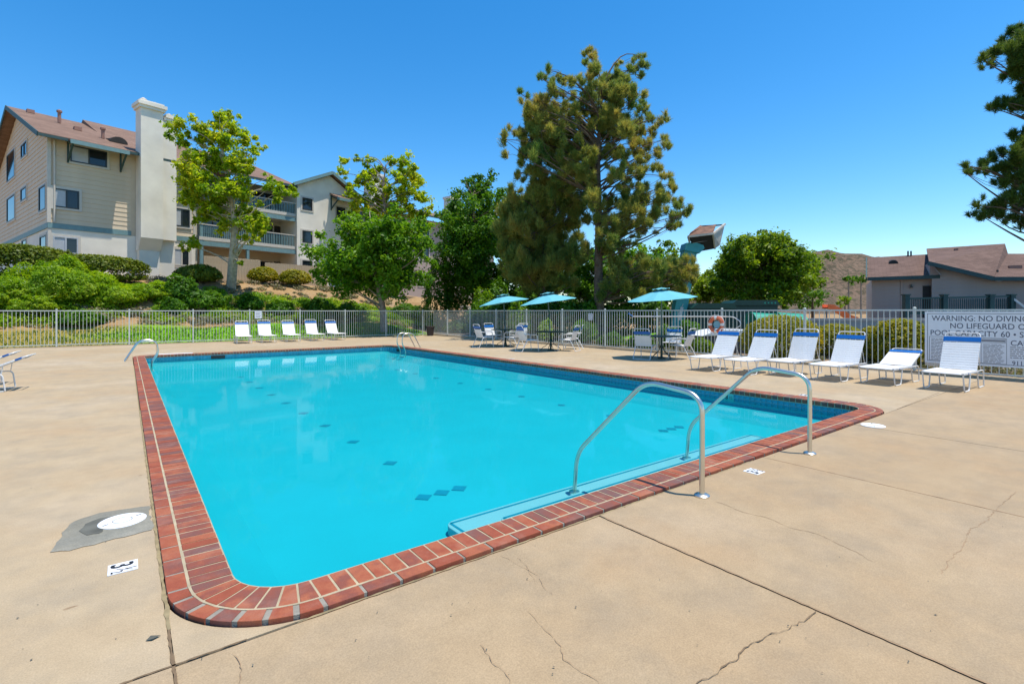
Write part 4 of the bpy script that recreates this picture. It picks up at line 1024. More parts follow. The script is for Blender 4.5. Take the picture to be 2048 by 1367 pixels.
PA = [(1180,112,12),(1168,128,8),(1190,140,16),(1202,160,15),(1222,152,12),(1278,112,10),(1290,128,11),(1266,140,10),(1282,150,9),(1230,180,22),(1205,190,18),(1254,172,16),(1276,188,16),(1250,205,24),(1290,205,10),(1175,188,12),(1160,205,10),(1168,228,13),(1195,225,18),(1225,230,22),(1262,232,20),(1165,160,9),
 (1092,140,9),(1080,156,6),(1094,165,13),(1110,182,14),(1128,165,8),(1142,158,9),(1126,192,10),(1044,190,9),(1052,210,11),(1066,212,10),(1080,202,11),(1096,212,14),(1058,240,14),(1080,240,16),(1105,235,16),(1125,220,10),(1140,232,8),(1075,266,16),(1098,262,15),
 (1008,278,13),(1022,262,11),(1040,272,13),(1062,284,16),(1090,290,19),(1046,302,15),(1118,296,18),(1078,312,19),(1060,330,22),(1105,325,20),(1140,318,18),(1150,290,12),
 (1300,238,12),(1290,222,7),(1320,252,11),(1334,236,8),(1306,266,13),(1282,262,14),(1250,262,18),(1326,280,9),(1300,300,15),(1330,294,10),(1316,312,12),(1270,292,13),(1250,306,11),(1285,325,14),(1262,340,12),(1305,340,13),(1290,352,13),(1240,350,9),
 (1330,352,10),(1342,368,13),(1322,380,16),(1300,378,17),(1280,392,20),(1310,400,22),(1345,392,14),(1358,408,14),(1376,418,10),(1366,430,10),(1338,428,17),(1310,430,19),(1280,428,18),(1262,410,16),(1250,440,12),(1352,450,9),(1330,455,10),(1300,455,11),
 (1280,520,20),(1310,530,20),(1340,535,19),(1368,545,15),(1300,555,20),(1262,548,22),(1240,565,22),(1215,585,16),(1330,560,14),(1372,528,10),(1265,585,16),(1230,520,14),(1385,540,8),(1255,495,14),
 (1165,350,14),(1150,340,15),(1172,400,12),(1168,440,12),(1222,400,10),(1230,445,12),(1222,480,12),(1170,500,14),(1165,262,12),(1170,300,10)]
PA += [(1360,528,17),(1374,556,15),(1350,574,17),(1338,552,20),(1392,552,11),(1382,538,12),(1365,572,13),(1345,535,18),(1386,566,9),(1362,548,16)]
PA += ellipse_clumps(1080,285,58,62,20,11,17,81)+ellipse_clumps(1078,222,38,42,14,9,14,82)+ellipse_clumps(1130,350,40,50,12,10,15,83)+ellipse_clumps(1215,190,50,60,14,10,15,84)
PA += ellipse_clumps(1235,360,75,150,30,10,15,77)+[(1160+7*i, 300+28*i % 230, 12) for i in range(8)]
q_ = at(1200, 655, 27); q_.z = -.05
tree('pine_tree', 'tallest pine with a bare straight trunk and ragged olive crown', 'tree', q_, 27, [(1200,655),(1197,560),(1198,440),(1195,330),(1200,240),(1205,170)], PA, M['pine'], M['bark'], .21, 135, .32, .06, 2.2, 15, needles=True)
PB = ellipse_clumps(1085,460,82,105,64,14,24,6)+ellipse_clumps(1138,375,46,62,18,11,17,66)+ellipse_clumps(1025,480,34,100,16,12,20,67)+[(1040,345,14),(1080,350,18),(1020,380,12),(1010,430,14),(1012,490,13),(1024,400,12),(1060,575,20),(1110,580,20),(1150,560,16),(1140,600,12),(1030,560,18)]
q_ = at(1085, 645, 29.5); q_.z = -.05
tree('pine_tree', 'shorter dense brownish pine close left of the tallest one', 'tree', q_, 29.5, [(1085,645),(1083,520),(1082,430),(1080,350)], PB, M['pine'], M['bark'], .24, 115, .26, .06, 2.2, 16, needles=True)
PC = [(2032,62,14),(2010,85,14),(1998,108,14),(1978,110,10),(1966,120,8),(1980,130,9),(2022,110,20),(2042,90,16),(2046,130,24),(2020,140,14),(2040,165,20),(2010,150,9),(2012,205,12),(1994,212,9),(1984,216,6),(2030,212,14),(2046,200,16),(2040,262,10),(2030,272,8),(2046,290,18),(2024,300,14),(2002,312,12),(1984,318,10),(1966,336,11),(1948,342,9),(1936,332,6),(1930,345,5),(1992,338,12),(2016,330,15),(2038,325,18),(2046,350,16),(2024,360,14),(2004,360,9),(2014,388,10),(2036,390,14),(2040,415,14),(2012,412,14),(1990,408,11),(1972,416,9),(1956,412,7),(1944,428,7),(1964,432,9),(1990,430,10),(2016,434,10),(2044,452,8),
 (2075,80,28),(2080,140,30),(2075,210,26),(2080,280,28),(2078,340,30),(2080,400,28),(2078,450,20),(2120,120,34),(2120,220,34),(2120,320,34),(2115,410,30),(2170,200,34),(2180,300,34),(2170,380,30),(2150,90,30),(2110,60,24)]
q_ = at(2140, 700, 17.); q_.z = -.05
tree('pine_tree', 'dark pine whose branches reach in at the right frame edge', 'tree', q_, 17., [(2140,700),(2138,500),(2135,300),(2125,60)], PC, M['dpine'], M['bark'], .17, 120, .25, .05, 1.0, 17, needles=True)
q_ = at(1530, 660, 34); q_.z = -.05
tree('shade_tree', 'bright green bushy tree between the pine and the brown hill', 'tree', q_, 34, [(1530,660),(1530,600),(1528,560),(1530,500)], ellipse_clumps(1528,545,100,74,66,18,32,8)+ellipse_clumps(1535,500,60,34,14,14,22,28)+[(1525,462,8),(1540,470,14),(1500,480,14),(1570,482,14),(1468,495,14),(1480,480,8),(1590,520,14),(1605,560,18),(1450,530,16),(1440,570,18),(1560,470,8),(1600,590,16),(1455,500,10)], M['bush'], M['bark'], .24, 80, .2, .06, 2.6, 18)
q_ = at(1400, 650, 38); q_.z = -.05
tree('shade_tree', 'green tree standing behind the teal boom', 'tree', q_, 38, [(1400,650),(1400,600),(1395,560)], ellipse_clumps(1395,572,70,46,22,16,26,9)+[(1330,490,14),(1315,505,16),(1345,510,14),(1300,530,16)], M['bush'], M['bark'], .25, 80, .18, .06, 2.5, 19)
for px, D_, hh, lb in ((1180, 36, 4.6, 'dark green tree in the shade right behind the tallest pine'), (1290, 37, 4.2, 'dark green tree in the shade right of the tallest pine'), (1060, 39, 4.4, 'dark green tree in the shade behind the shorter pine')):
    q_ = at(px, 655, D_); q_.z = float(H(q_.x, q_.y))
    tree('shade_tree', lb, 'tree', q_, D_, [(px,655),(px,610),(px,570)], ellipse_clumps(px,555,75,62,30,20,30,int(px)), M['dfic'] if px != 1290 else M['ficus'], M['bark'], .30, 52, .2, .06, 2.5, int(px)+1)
tree('shade_tree', 'dark small tree at the foot of the hill left of the brown roofed house', 'tree', Vector((at(1625, 640, 42).x, at(1625, 640, 42).y, -.05)), 42, [(1625,640),(1625,605),(1625,590)], [(1610,590,16),(1630,582,16),(1645,595,14),(1620,608,16),(1600,608,14)], M['dfic'], M['bark'], .3, 60, .15, .05, 1.6, 33)
for px, lb in ((1697, 'thin palm-like tree below the hill, left one of two'), (1722, 'thin palm-like tree below the hill, right one of two')):
    q_ = at(px, 640, 90); q_.z = -.05
    tree('small_tree', lb, 'tree', q_, 90, [(px,640),(px,590),(px,558)], [(px,556,8),(px-5,560,6),(px+6,561,6)], M['dfic'], M['grey_bark'], .6, 90, .16, .1, .8, px)
tree('small_tree', 'small green tree on the flat below the brown hill', 'tree', Vector((at(1690, 630, 80).x, at(1690, 630, 80).y, 0)), 80, [(1690,630),(1690,605),(1690,600)], [(1688,598,10),(1698,602,8),(1680,604,8)], M['bush'], M['bark'], .5, 90, .15, .05, 1.5, 35)

# ------------------------------------------------------------------ shrubs on the bank, behind the fence, beside the deck
def px_bush(label, px, py_base, rxpx, top, lmat, lsize, n_, seed, D=None, **kw):
    if D is None: p, D_ = hit(px, py_base)
    else: p = at(px, py_base, D); D_ = D; p.z = float(H(p.x, p.y))
    k = D_/F; return bush(label, p, rxpx*k, rxpx*k*kw.pop('dep', .8), (1.5-(top-Y0)*k)-p.z, lmat, lsize, n_, seed, **kw)
gB = 'clipped round bushes before the patio fence'
px_bush('dark clipped oval bush left of the sycamore trunk', 397, 566, 44, 529, M['hedge'], .16, 5200, 41, group=gB, lump=.05)
px_bush('yellow-green clipped bush right of the sycamore trunk', 527, 566, 29, 533, M['box'], .15, 4000, 42, group=gB, lump=.05)
px_bush('clipped dark bush next to the round dark tree', 590, 572, 31, 538, M['box'], .15, 4000, 43, group=gB, lump=.05)
px_bush('long dark clipped hedge before the gabled wall, left of the junipers', 45, 555, 85, 489, M['hedge'], .17, 9000, 44, name='hedge', cat='hedge', lump=.04, flat=.55, dep=.35)
px_bush('long dark clipped hedge under the corner window', 190, 560, 92, 509, M['hedge'], .17, 9000, 45, name='hedge', cat='hedge', lump=.05, flat=.6, dep=.3)
gJ = 'light green junipers on the bank'
for i, (px, pb, rx_, top, lb) in enumerate([(20, 618, 62, 560, 'light green juniper at the left frame edge'), (95, 612, 62, 530, 'tall feathery light green juniper below the corner window'), (165, 606, 60, 545, 'light green juniper in the middle of the bank clump'), (225, 612, 48, 568, 'lower light green juniper at the right of the clump'), (140, 572, 40, 518, 'light green juniper reaching up the hedge'), (70, 628, 56, 590, 'low light green juniper just above the fence line'), (305, 600, 40, 566, 'thin yellow-green juniper below the white chimney')]):
    px_bush(lb, px, pb, rx_, top, M['juni'], .17, 9500, 50+i, name='juniper_bush', cat='juniper', group=gJ, lump=.28)
gD = 'dark shrubs on the shaded bank'
for i, (px, pb, rx_, top, lb) in enumerate([(360, 606, 32, 552, 'dark green shrub left of the sycamore foot'), (405, 618, 40, 582, 'dark shrub in the shade on the bank below the oval bush'), (500, 622, 26, 590, 'dark low shrub right of the sycamore foot'), (345, 630, 22, 596, 'dark low shrub near the fence below the chimney')]):
    px_bush(lb, px, pb, rx_, top, M['dfic'], .17, 2600, 60+i, group=gD, lump=.25)
for i, (px, pb, rx_, top, lb) in enumerate([(880, 582, 36, 508, 'dark shrub on the bank top just right of the round dark tree'), (920, 588, 38, 520, 'dark shrub on the bank top under the tall dense tree')]):
    px_bush(lb, px, pb, rx_, top, M['dfic'], .2, 4200, 64+i, group=gD, lump=.2, D=38+i)
for i, (px, pb, rx_, top, lb) in enumerate([(640, 628, 30, 596, 'dark shrub on the bank left of the round dark tree foot'), (700, 640, 34, 606, 'dark shrub beside the grey trunk of the round dark tree'), (815, 640, 36, 608, 'dark shrub on the bank right of the round dark tree'), (560, 632, 26, 602, 'dark low shrub above the far loungers'), (158, 652, 38, 622, 'dark shrub at the top of the lawn behind the far fence')]):
    px_bush(lb, px, pb, rx_, top, M['dfic'], .17, 2600, 660+i, group=gD, lump=.25)
gU = 'dark undergrowth shrubs behind the side fence'
lbU = ['dark undergrowth shrub behind the far fence corner', 'dark undergrowth shrub left of the first umbrella', 'dark undergrowth shrub behind the first umbrella', 'dark undergrowth shrub between the two tilted umbrellas', 'dark undergrowth shrub behind the middle umbrella', 'dark undergrowth shrub right of the middle umbrella', 'dark undergrowth shrub at the foot of the tallest pine', 'dark undergrowth shrub behind the grass mound', 'dark undergrowth shrub left of the teal boom', 'dark undergrowth shrub right of the teal boom']
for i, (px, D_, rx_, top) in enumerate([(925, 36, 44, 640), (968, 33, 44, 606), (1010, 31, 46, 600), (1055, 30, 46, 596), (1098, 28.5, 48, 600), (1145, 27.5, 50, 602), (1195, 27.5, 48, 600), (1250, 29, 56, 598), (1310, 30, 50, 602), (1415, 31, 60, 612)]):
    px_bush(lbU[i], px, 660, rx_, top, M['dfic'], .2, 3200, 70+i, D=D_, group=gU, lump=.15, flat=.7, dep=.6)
px_bush('bright yellow-green shrub above the first umbrella', 965, 625, 26, 578, M['juni'], .18, 1700, 84, D=34, lump=.2)
px_bush('small bright yellow-green shrub between the umbrella tops', 1040, 625, 24, 588, M['juni'], .16, 1500, 85, D=26, lump=.2)
px_bush('small bright leafy shrub behind the fence at the middle table', 1092, 672, 17, 640, M['juni'], .13, 900, 86, D=24.6, lump=.2)
px_bush('tall dark shrub filling the gap under the tall dense tree', 990, 640, 40, 562, M['dfic'], .2, 4200, 99, D=35.5, lump=.2)
for i, (px, D_, rx_, top, lb) in enumerate([(1165, 23.5, 30, 640, 'low dark shrub close behind the fence right of the middle table'), (1225, 21.3, 30, 666, 'low dark shrub in front of the grass mound'), (1280, 20.2, 30, 668, 'low dark shrub close behind the fence left of the near umbrella pole'), (1335, 20.4, 32, 650, 'low dark shrub close behind the fence right of the near umbrella pole'), (1378, 21.5, 26, 640, 'low dark shrub close behind the fence at the boom foot')]):
    px_bush(lb, px, 700, rx_, top, M['dfic'], .11, 2200, 190+i, D=D_, group=gU, lump=.2)
gR = 'clipped round bushes behind the loungers'
for i, (px, D_, rx_, top, lb) in enumerate([(1560, 16.6, 84, 631, 'largest clipped round bush behind the first loungers'), (1672, 17.2, 62, 648, 'clipped yellow-green bush right of the largest one'), (1800, 14.3, 58, 636, 'clipped yellow-green bush left of the warning sign'), (1745, 15.2, 34, 655, 'small clipped bush between its two larger neighbours')]):
    px_bush(lb, px, 715, rx_*1.06, top-1, M['box'], .085, 11000 if i == 0 else 7500, 90+i, D=D_, group=gR, lump=.045, flat=.75)
px_bush('small low green bush right of the near patio table', 1402, 700, 26, 676, M['bush'], .08, 1800, 97, D=18.2, lump=.15)
px_bush('low flowering dry bush under the warning sign', 1990, 745, 60, 722, M['scrub'], .07, 1500, 98, D=12.6, lump=.2)
# scattered ground cover on the bank and beyond the side fence
rng = np.random.default_rng(5); Cs = []; Ns = []
for k in range(560):
    x = rng.uniform(-14, 21); y = rng.uniform(33.1+.05*x, 40.0)
    r_ = rng.uniform(.12, .5)*(1.25 if y < 34.5 else .8); m_ = int(160*r_/.3); p, d = clump_points((x, y, float(H(x, y))+r_*.15), r_, m_, rng, (1.2, 1.2, .6)); Cs.append(p); Ns.append(d+rng.normal(0, .5, d.shape)+np.array([0, 0, .3]))
for k in range(90):
    x = rng.uniform(15.7, 18.5); y = rng.uniform(.5, 18); r_ = rng.uniform(.08, .2); p, d = clump_points((x, y, r_*.1), r_, 40, rng, (1.2, 1.2, .6)); Cs.append(p); Ns.append(d+rng.normal(0, .5, d.shape))
tag(link('ground_cover', leaf_mesh('ground_cover', np.concatenate(Cs), np.concatenate(Ns), .13, M['scrub'], rng)), kind='stuff')
Cs = []; Ns = []
for k in range(520):
    x = rng.uniform(-14, 20); y = rng.uniform(33.6+.05*x, 37.5); r_ = rng.uniform(.15, .6)
    p, d = clump_points((x, y, float(H(x, y))+r_*.1), r_, int(200*r_/.3), rng, (1.3, 1.3, .55)); Cs.append(p); Ns.append(d+rng.normal(0, .5, d.shape)+np.array([0, 0, .3]))
tag(link('ground_cover', leaf_mesh('ground_cover', np.concatenate(Cs), np.concatenate(Ns), .14, M['juni'], rng)), kind='stuff')
# lawn blades
n_ = 9000; x = rng.uniform(-12, 15.2, n_); y = FY+.15+rng.uniform(0, 1, n_)*4.2
keep = rng.random(n_) > np.clip((-x-1)/7, 0, .85); x = x[keep]; y = y[keep]
C = np.stack([x, y, H(x, y)+.03], 1)
M['blade'] = leafmat('grass_blade', [(.035, .11, .008), (.06, .16, .010), (.09, .19, .014), (.17, .21, .03)], .4)
tag(link('grass', needle_mesh('grass', C, np.tile([0, 0, 1.], (len(C), 1)), .09, .012, M['blade'], rng, 4)), kind='stuff')
# boulders at the end of the bank
for i, (px, py, s, lb) in enumerate([(915, 592, .9, 'grey boulder at the top of the bank under the dark tree'), (935, 600, 1.0, 'largest grey boulder at the right end of the bank'), (930, 618, .8, 'grey boulder low on the bank left of the first umbrella')]):
    p, D_ = hit(px, py); bm = bmesh.new(); bmesh.ops.create_icosphere(bm, subdivisions=3, radius=1)
    for v in bm.verts:
        q = v.co; f_ = 1+.22*math.sin(3.1*q.x+i*2)+.18*math.sin(4.3*q.y+i)+.12*math.sin(7*q.z+3*q.x); v.co = Vector((q.x*s*1.3*f_*.6, q.y*s*.8*f_*.6, q.z*s*.7*f_*.6))
    me = bpy.data.meshes.new('boulder'); bm.to_mesh(me); bm.free(); me.materials.append(M['rock']); tag(link('boulder', me, None, p), lb, 'boulder', 'boulders at the end of the bank')

# ------------------------------------------------------------------ apartment building
r = ray(97); BZ = 3.5
apt = thing('apartment_building', 'three storey tan apartment block with brown roof, balconies and white chimney', 'building', (r[0]*30, r[1]*30, BZ), rad(15))
def Z(z): return z-BZ
def wall(name, x0, x1, y0, y1, z0, z1, m): return MB().box(x0, x1, y0, y1, Z(z0), Z(z1)).build(name, m, apt)
EZ = 12.0; RY = 9.5; RZ = 15.75; sl = (RZ-EZ)/(RY+.0)
stw = wall('wall', 0, 7.86, .0, 19, -.5, 6.45, M['stucco'])
uw = MB(); uw.prism([(0.03, Z(6.45)), (18.97, Z(6.45)), (18.97, Z(EZ)), (RY, Z(RZ-.12)), (.03, Z(EZ))], .03, 7.83, 'x'); uw = uw.build('wall', M['siding'], apt)
# lap siding: front boards (two fields) and gable boards
bh = .29
def board_mesh(L_, ax):
    b = MB(); P = [(0, 0), (-.035, 0), (-.008, bh), (0, bh)]
    if ax == 'x': b.add([(x, y, z) for x in (0, L_) for y, z in P], [(0, 1, 2, 3), (7, 6, 5, 4), (0, 4, 5, 1), (1, 5, 6, 2), (2, 6, 7, 3), (3, 7, 4, 0)])
    else: b.add([(y, x, z) for x in (0, L_) for y, z in P], [(0, 1, 2, 3), (7, 6, 5, 4), (0, 4, 5, 1), (1, 5, 6, 2), (2, 6, 7, 3), (3, 7, 4, 0)])
    return b.mesh('siding_board', M['siding'])
m1 = board_mesh(3.95, 'x'); m2 = board_mesh(1.33, 'x'); z = 6.78
while z < EZ-.1:
    link('siding_board', m1, uw, (.12, .03, Z(z))); link('siding_board', m2, uw, (6.46, .03, Z(z))); z += bh
z = 6.78
while z < RZ-.5:
    zt_ = z+bh
    y0 = max(.1, (zt_-EZ)/sl+.05) if zt_ > EZ else .1
    y1 = 19-y0
    if y1-y0 > .5: link('siding_board', board_mesh(y1-y0, 'y'), uw, (.03, y0, Z(z)))
    z += bh
def trim(x0, x1, y0, y1, z0, z1, m=None, name='trim'): return MB().box(x0, x1, y0, y1, Z(z0), Z(z1)).build(name, m or M['teal'], apt)
trim(-.05, 4.06, -.06, .02, 6.45, 6.76); trim(6.46, 7.9, -.06, .02, 6.45, 6.76); trim(-.06, .02, .021, 19, 6.45, 6.76)
trim(-.07, .10, -.07, .10, 6.77, EZ-.05, M['trimw'], 'corner_board'); trim(7.74, 7.9, -.03, .10, 6.77, EZ-.05, M['trimw'], 'corner_board')
trim(-.03, .12, -.03, .12, 3.0, 6.44, M['trimw'], 'corner_board')
def window(x0, x1, z0, z1, y=-.03, face='f', panes=2, style='mix', parent=None, fm=None):
    d = .05; P_ = parent or apt
    def bx(b, a0, a1, y0_, y1_, c0, c1):
        if face == 'f': b.box(a0, a1, y+y0_, y+y1_, Z(c0), Z(c1))
        else: b.box(y+y0_, y+y1_, a0, a1, Z(c0), Z(c1))
    b = MB(); fw = .07
    bx(b, x0, x1, -d, .05, z1-fw, z1); bx(b, x0, x1, -d, .05, z0, z0+fw); bx(b, x0, x0+fw, -d, .05, z0+fw, z1-fw); bx(b, x1-fw, x1, -d, .05, z0+fw, z1-fw)
    for k in range(1, panes):
        xm = x0+(x1-x0)*k/panes; bx(b, xm-.04, xm+.04, -d, .05, z0+fw, z1-fw)
    o = b.build('window', fm or M['frame'], P_)
    b = MB(); tw = .13
    for a0, a1, c0, c1 in ((x0-tw, x1+tw, z1, z1+tw), (x0-tw, x1+tw, z0-tw, z0), (x0-tw, x0, z0, z1), (x1, x1+tw, z0, z1)): bx(b, a0, a1, -.035, .04, c0, c1)
    b.build('sill', M['trimw'], o)
    for k in range(panes):
        a0 = x0+fw+(x1-x0-2*fw)*k/panes; a1 = x0+fw+(x1-x0-2*fw)*(k+1)/panes
        b = MB(); bx(b, a0, a1, -.012, .02, z0+fw, z1-fw)
        mm = M['glass'] if style == 'dark' or (style == 'mix' and k % 2) else M['blind']
        b.build('pane', mm, o)
    return o
window(.98, 2.78, 10.62, 11.62, style='mix'); window(.22, 1.4, 7.74, 8.86, style='mix'); window(.2, 1.36, 5.0, 6.0, y=-.0, style='mix', fm=M['blind'])
window(6.5, 7.5, 10.3, 11.45, style='mix'); window(6.5, 7.5, 7.45, 8.7, style='mix'); window(6.52, 7.5, 4.7, 5.9, y=0, style='mix', fm=M['trimw'])
for (a0, a1, c0, c1, pn) in ((10.4, 13.4, 11.2, 13.2, 1), (6.1, 8.0, 12.0, 12.9, 2), (6.3, 8.1, 9.05, 9.9, 1), (10.3, 13.4, 8.15, 9.95, 1), (.6, 2.4, 7.65, 9.15, 1)): window(a0, a1, c0, c1, y=-.01, face='g', panes=pn, style='dark')
for (a0, a1, c0, c1) in ((6.3, 7.8, 5.75, 6.35), (.5, 2.2, 5.0, 6.1)): window(a0, a1, c0, c1, y=0, face='g', panes=1, style='dark')
# roof
def roofpoly(P, th=.14, m='roof', parent=None, name='roof'):
    return MB().slab([(x, y, Z(z)) for x, y, z in P], th).build(name, M[m], parent or apt, uv=True)
OV = .7
def ry(y): return EZ+.12+sl*y
X1 = 44.
main = roofpoly([(-.55, -OV, ry(-OV)), (15.2, -OV, ry(-OV)), (15.2, RY, ry(RY)), (-.55, RY, ry(RY))])
roofpoly([(-.55, RY, ry(RY)), (15.2, RY, ry(RY)), (15.2, 19+OV, ry(-OV)), (-.55, 19+OV, ry(-OV))])
roofpoly([(15.2, 1.2, ry(1.2)-1.2*sl), (X1, 1.2, ry(1.2)-1.2*sl), (X1, RY+1, ry(RY)-1.0), (15.2, RY+1, ry(RY)-1.0)])
def bar(a, c, w_, h_, m, name): MB().beam((a[0], a[1], Z(a[2])), (c[0], c[1], Z(c[2])), w_, h_).build(name, M[m], apt)
bar((-.60, -OV-.02, ry(-OV)-.12), (-.60, RY, ry(RY)-.12), .05, .28, 'dteal', 'barge_board'); bar((-.60, RY, ry(RY)-.12), (-.60, 19+OV, ry(-OV)-.12), .05, .28, 'dteal', 'barge_board')
bar((-.6, -OV-.06, ry(-OV)-.14), (15.2, -OV-.06, ry(-OV)-.14), .09, .16, 'dteal', 'gutter')
MB().tube([(.25, -.08, Z(EZ-.3)), (.25, -.08, Z(6.8))], .05, 8).build('downpipe', M['trimw'], apt)
# awning over the upper window
def awning(x0, x1, zt_, out, drop, par, slope_mat='roof', y=0.):
    o = MB().slab([(x0, y-out, Z(zt_-drop)), (x1, y-out, Z(zt_-drop)), (x1, y+.02, Z(zt_)), (x0, y+.02, Z(zt_))], .10).build('awning', M[slope_mat], apt, uv=True)
    MB().box(x0-.02, x1+.02, y-out-.05, y-out-.001, Z(zt_-drop-.22), Z(zt_-drop+.02)).build('fascia', M['teal'], o)
    for xx in (x0+.08, x1-.16):
        b = MB(); b.box(xx, xx+.09, y-.10, y-.03, Z(zt_-1.5), Z(zt_-.2)); b.beam((xx+.045, y-.06, Z(zt_-1.4)), (xx+.045, y-out+.1, Z(zt_-drop-.16)), .09, .09); b.beam((xx+.045, y-.06, Z(zt_-.28)), (xx+.045, y-out+.05, Z(zt_-drop-.16)), .09, .09); b.build('bracket', M['dteal'], o)
awning(.75, 3.6, 12.0, 1.35, .38, apt)
# chimney: tall stucco stack with stepped cap and corbelled foot
ch = MB(); ch.box(4.3, 5.56, -1.05, -.04, Z(6.3), Z(14.75)); ch.box(5.565, 6.42, -.80, -.03, Z(6.3), Z(14.35))
ch.prism([(-1.05, Z(6.3)), (-.04, Z(6.3)), (-.04, Z(5.5)), (-.5, Z(5.5))], 4.3, 5.56, 'x'); ch.box(4.35, 5.50, -.55, -.03, Z(-.5), Z(5.5))
ch.box(5.51, 6.44, -.40, -.03, Z(-.5), Z(6.299)); ch = ch.build('chimney', M['stucco'], apt)
b = MB(); b.box(4.2, 5.66, -1.16, .06, Z(14.75), Z(14.93)); b.box(4.12, 5.74, -1.24, .13, Z(14.931), Z(15.15)); b.box(4.26, 5.6, -1.1, 0, Z(15.151), Z(15.27))
b.box(5.67, 6.50, -.89, .05, Z(14.35), Z(14.53)); b.box(5.75, 6.57, -.96, .12, Z(14.531), Z(14.75)); b.build('cap', M['stucco'], ch)
b = MB(); b.lathe([(.16, Z(15.27)), (.16, Z(15.42)), (.22, Z(15.45)), (.05, Z(15.58))], 10, (4.6, -.5, 0)); b.lathe([(.14, Z(15.27)), (.14, Z(15.36)), (.2, Z(15.39)), (.05, Z(15.48))], 10, (5.25, -.5, 0)); b.lathe([(.12, Z(14.75)), (.12, Z(14.9)), (.17, Z(14.93)), (.05, Z(15.0))], 10, (6.1, -.4, 0)); b.build('flue', M['trimw'], ch)
# roof fittings
for s, y, hgt_ in ((1.6, 6.0, .75), (3.2, 2.6, .6)): MB().tube([(s, y, Z(ry(y))), (s, y, Z(ry(y)+hgt_))], .10, 8).lathe([(.16, 0), (.16, .12), (.02, .2)], 8, (s, y, Z(ry(y)+hgt_))).build('roof_pipe', M['vent'], main)
for s, y in ((.5, 8.4), (2.2, 4.2)): MB().box(s-.2, s+.2, y-.2, y+.2, Z(ry(y)-.05), Z(ry(y)+.2)).build('roof_vent', M['vent'], main)
def eyebrow(s, y, w_, zfun, par, P_=None):
    b = MB(); n_ = 8; vs = []
    for i in range(n_+1):
        a = math.pi*i/n_; vs += [(s-w_*math.cos(a), y-.35, Z(zfun(y-.35))+.42*math.sin(a)+.03), (s-w_*.9*math.cos(a), y+.9, Z(zfun(y+.9))+.03)]
    fs = [(2*i, 2*i+1, 2*i+3, 2*i+2) for i in range(n_)]+[tuple(2*i for i in range(n_+1))[::-1]]
    b.add(vs, fs); b.build('eyebrow_vent', M['dark'], par)
eyebrow(3.9, 2.2, .5, ry, main)
MB().prism([(5.5, Z(ry(7)-.6)), (9.5, Z(RZ+.4)), (13.5, Z(ry(7)-.6))], 3.6, 9.0, 'x').build('cross_gable', M['roof'], apt, uv=True)
# balcony block s 7.86 .. 15.3
wall('wall', 7.86, 15.3, 2.2, 19, -.5, EZ, M['stucco2'])
wall('wall', 7.87, 8.02, .0, 2.2, -.5, EZ, M['stucco2'])
def ballev(zf, rail_h, solid):
    o = MB().box(8.02, 15.29, -.25, 2.2, Z(zf-.28), Z(zf)).build('balcony', M['stucco2'], apt)
    MB().box(8.02, 15.29, -.30, -.252, Z(zf-.42), Z(zf-.12)).build('fascia', M['teal'], o)
    MB().box(8.02, 15.29, -.30, -.255, Z(zf-.02), Z(zf+.22)).build('fascia', M['trimw'], o)
    MB().box(8.02, 15.29, -.32, -.22, Z(zf+rail_h-.07), Z(zf+rail_h)).build('handrail', M['trimw'], o)
    b = MB(); x = 8.1
    while x < 15.25: b.box(x, x+.05, -.29, -.25, Z(zf+.22), Z(zf+rail_h-.07)); x += .135
    tag(b.build('baluster', M['teal'], o), kind='stuff')
ballev(6.65, 1.15, 0); ballev(9.35, 1.1, 0)
for s in (8.1, 11.35): MB().box(s, s+.2, -.28, -.08, Z(3.3), Z(EZ)).build('post', M['teal'], apt)
for zf in (3.6, 6.65, 9.35):
    window(9.0, 10.8, zf+.15, zf+2.05, y=2.18, panes=2, style='dark'); window(12.9, 14.6, zf+.15, zf+2.05, y=2.18, panes=2, style='dark')
    MB().box(14.75, 15.25, 2.1, 2.19, Z(zf), Z(zf+2.1)).build('door', M['dark'], apt)
    window(11.4, 12.3, zf+.5, zf+1.7, y=2.18, panes=1, style='dark')
# gabled bay s 15.3 .. 21
zp = 13.35
b = MB(); b.prism([(15.3, Z(-.5)), (21.0, Z(-.5)), (21.0, Z(11.85)), (18.3, Z(zp)), (15.3, Z(11.95))], -.5, 9, 'y'); bay = b.build('wall', M['stucco'], apt)
roofpoly([(14.8, -1.0, 11.95), (18.3, -1.0, zp+.27), (18.3, 9, zp+.27), (14.8, 9, 11.95)]); roofpoly([(18.3, -1.0, zp+.27), (21.6, -1.0, 11.75), (21.6, 9, 11.75), (18.3, 9, zp+.27)])
bar((14.75, -1.02, 11.85), (18.3, -1.02, zp+.18), .06, .26, 'teal', 'barge_board'); bar((18.3, -1.02, zp+.18), (21.65, -1.02, 11.65), .06, .26, 'teal', 'barge_board')
for z0, z1 in ((10.0, 11.0), (7.25, 8.25), (4.7, 5.75)): window(15.75, 16.65, z0, z1, y=-.51, panes=1, style='dark', fm=M['dark'])
window(18.95, 19.85, 9.75, 10.75, y=-.51, panes=2, style='dark')
awning(18.3, 20.6, 11.85, 1.2, .55, apt, y=-.5)
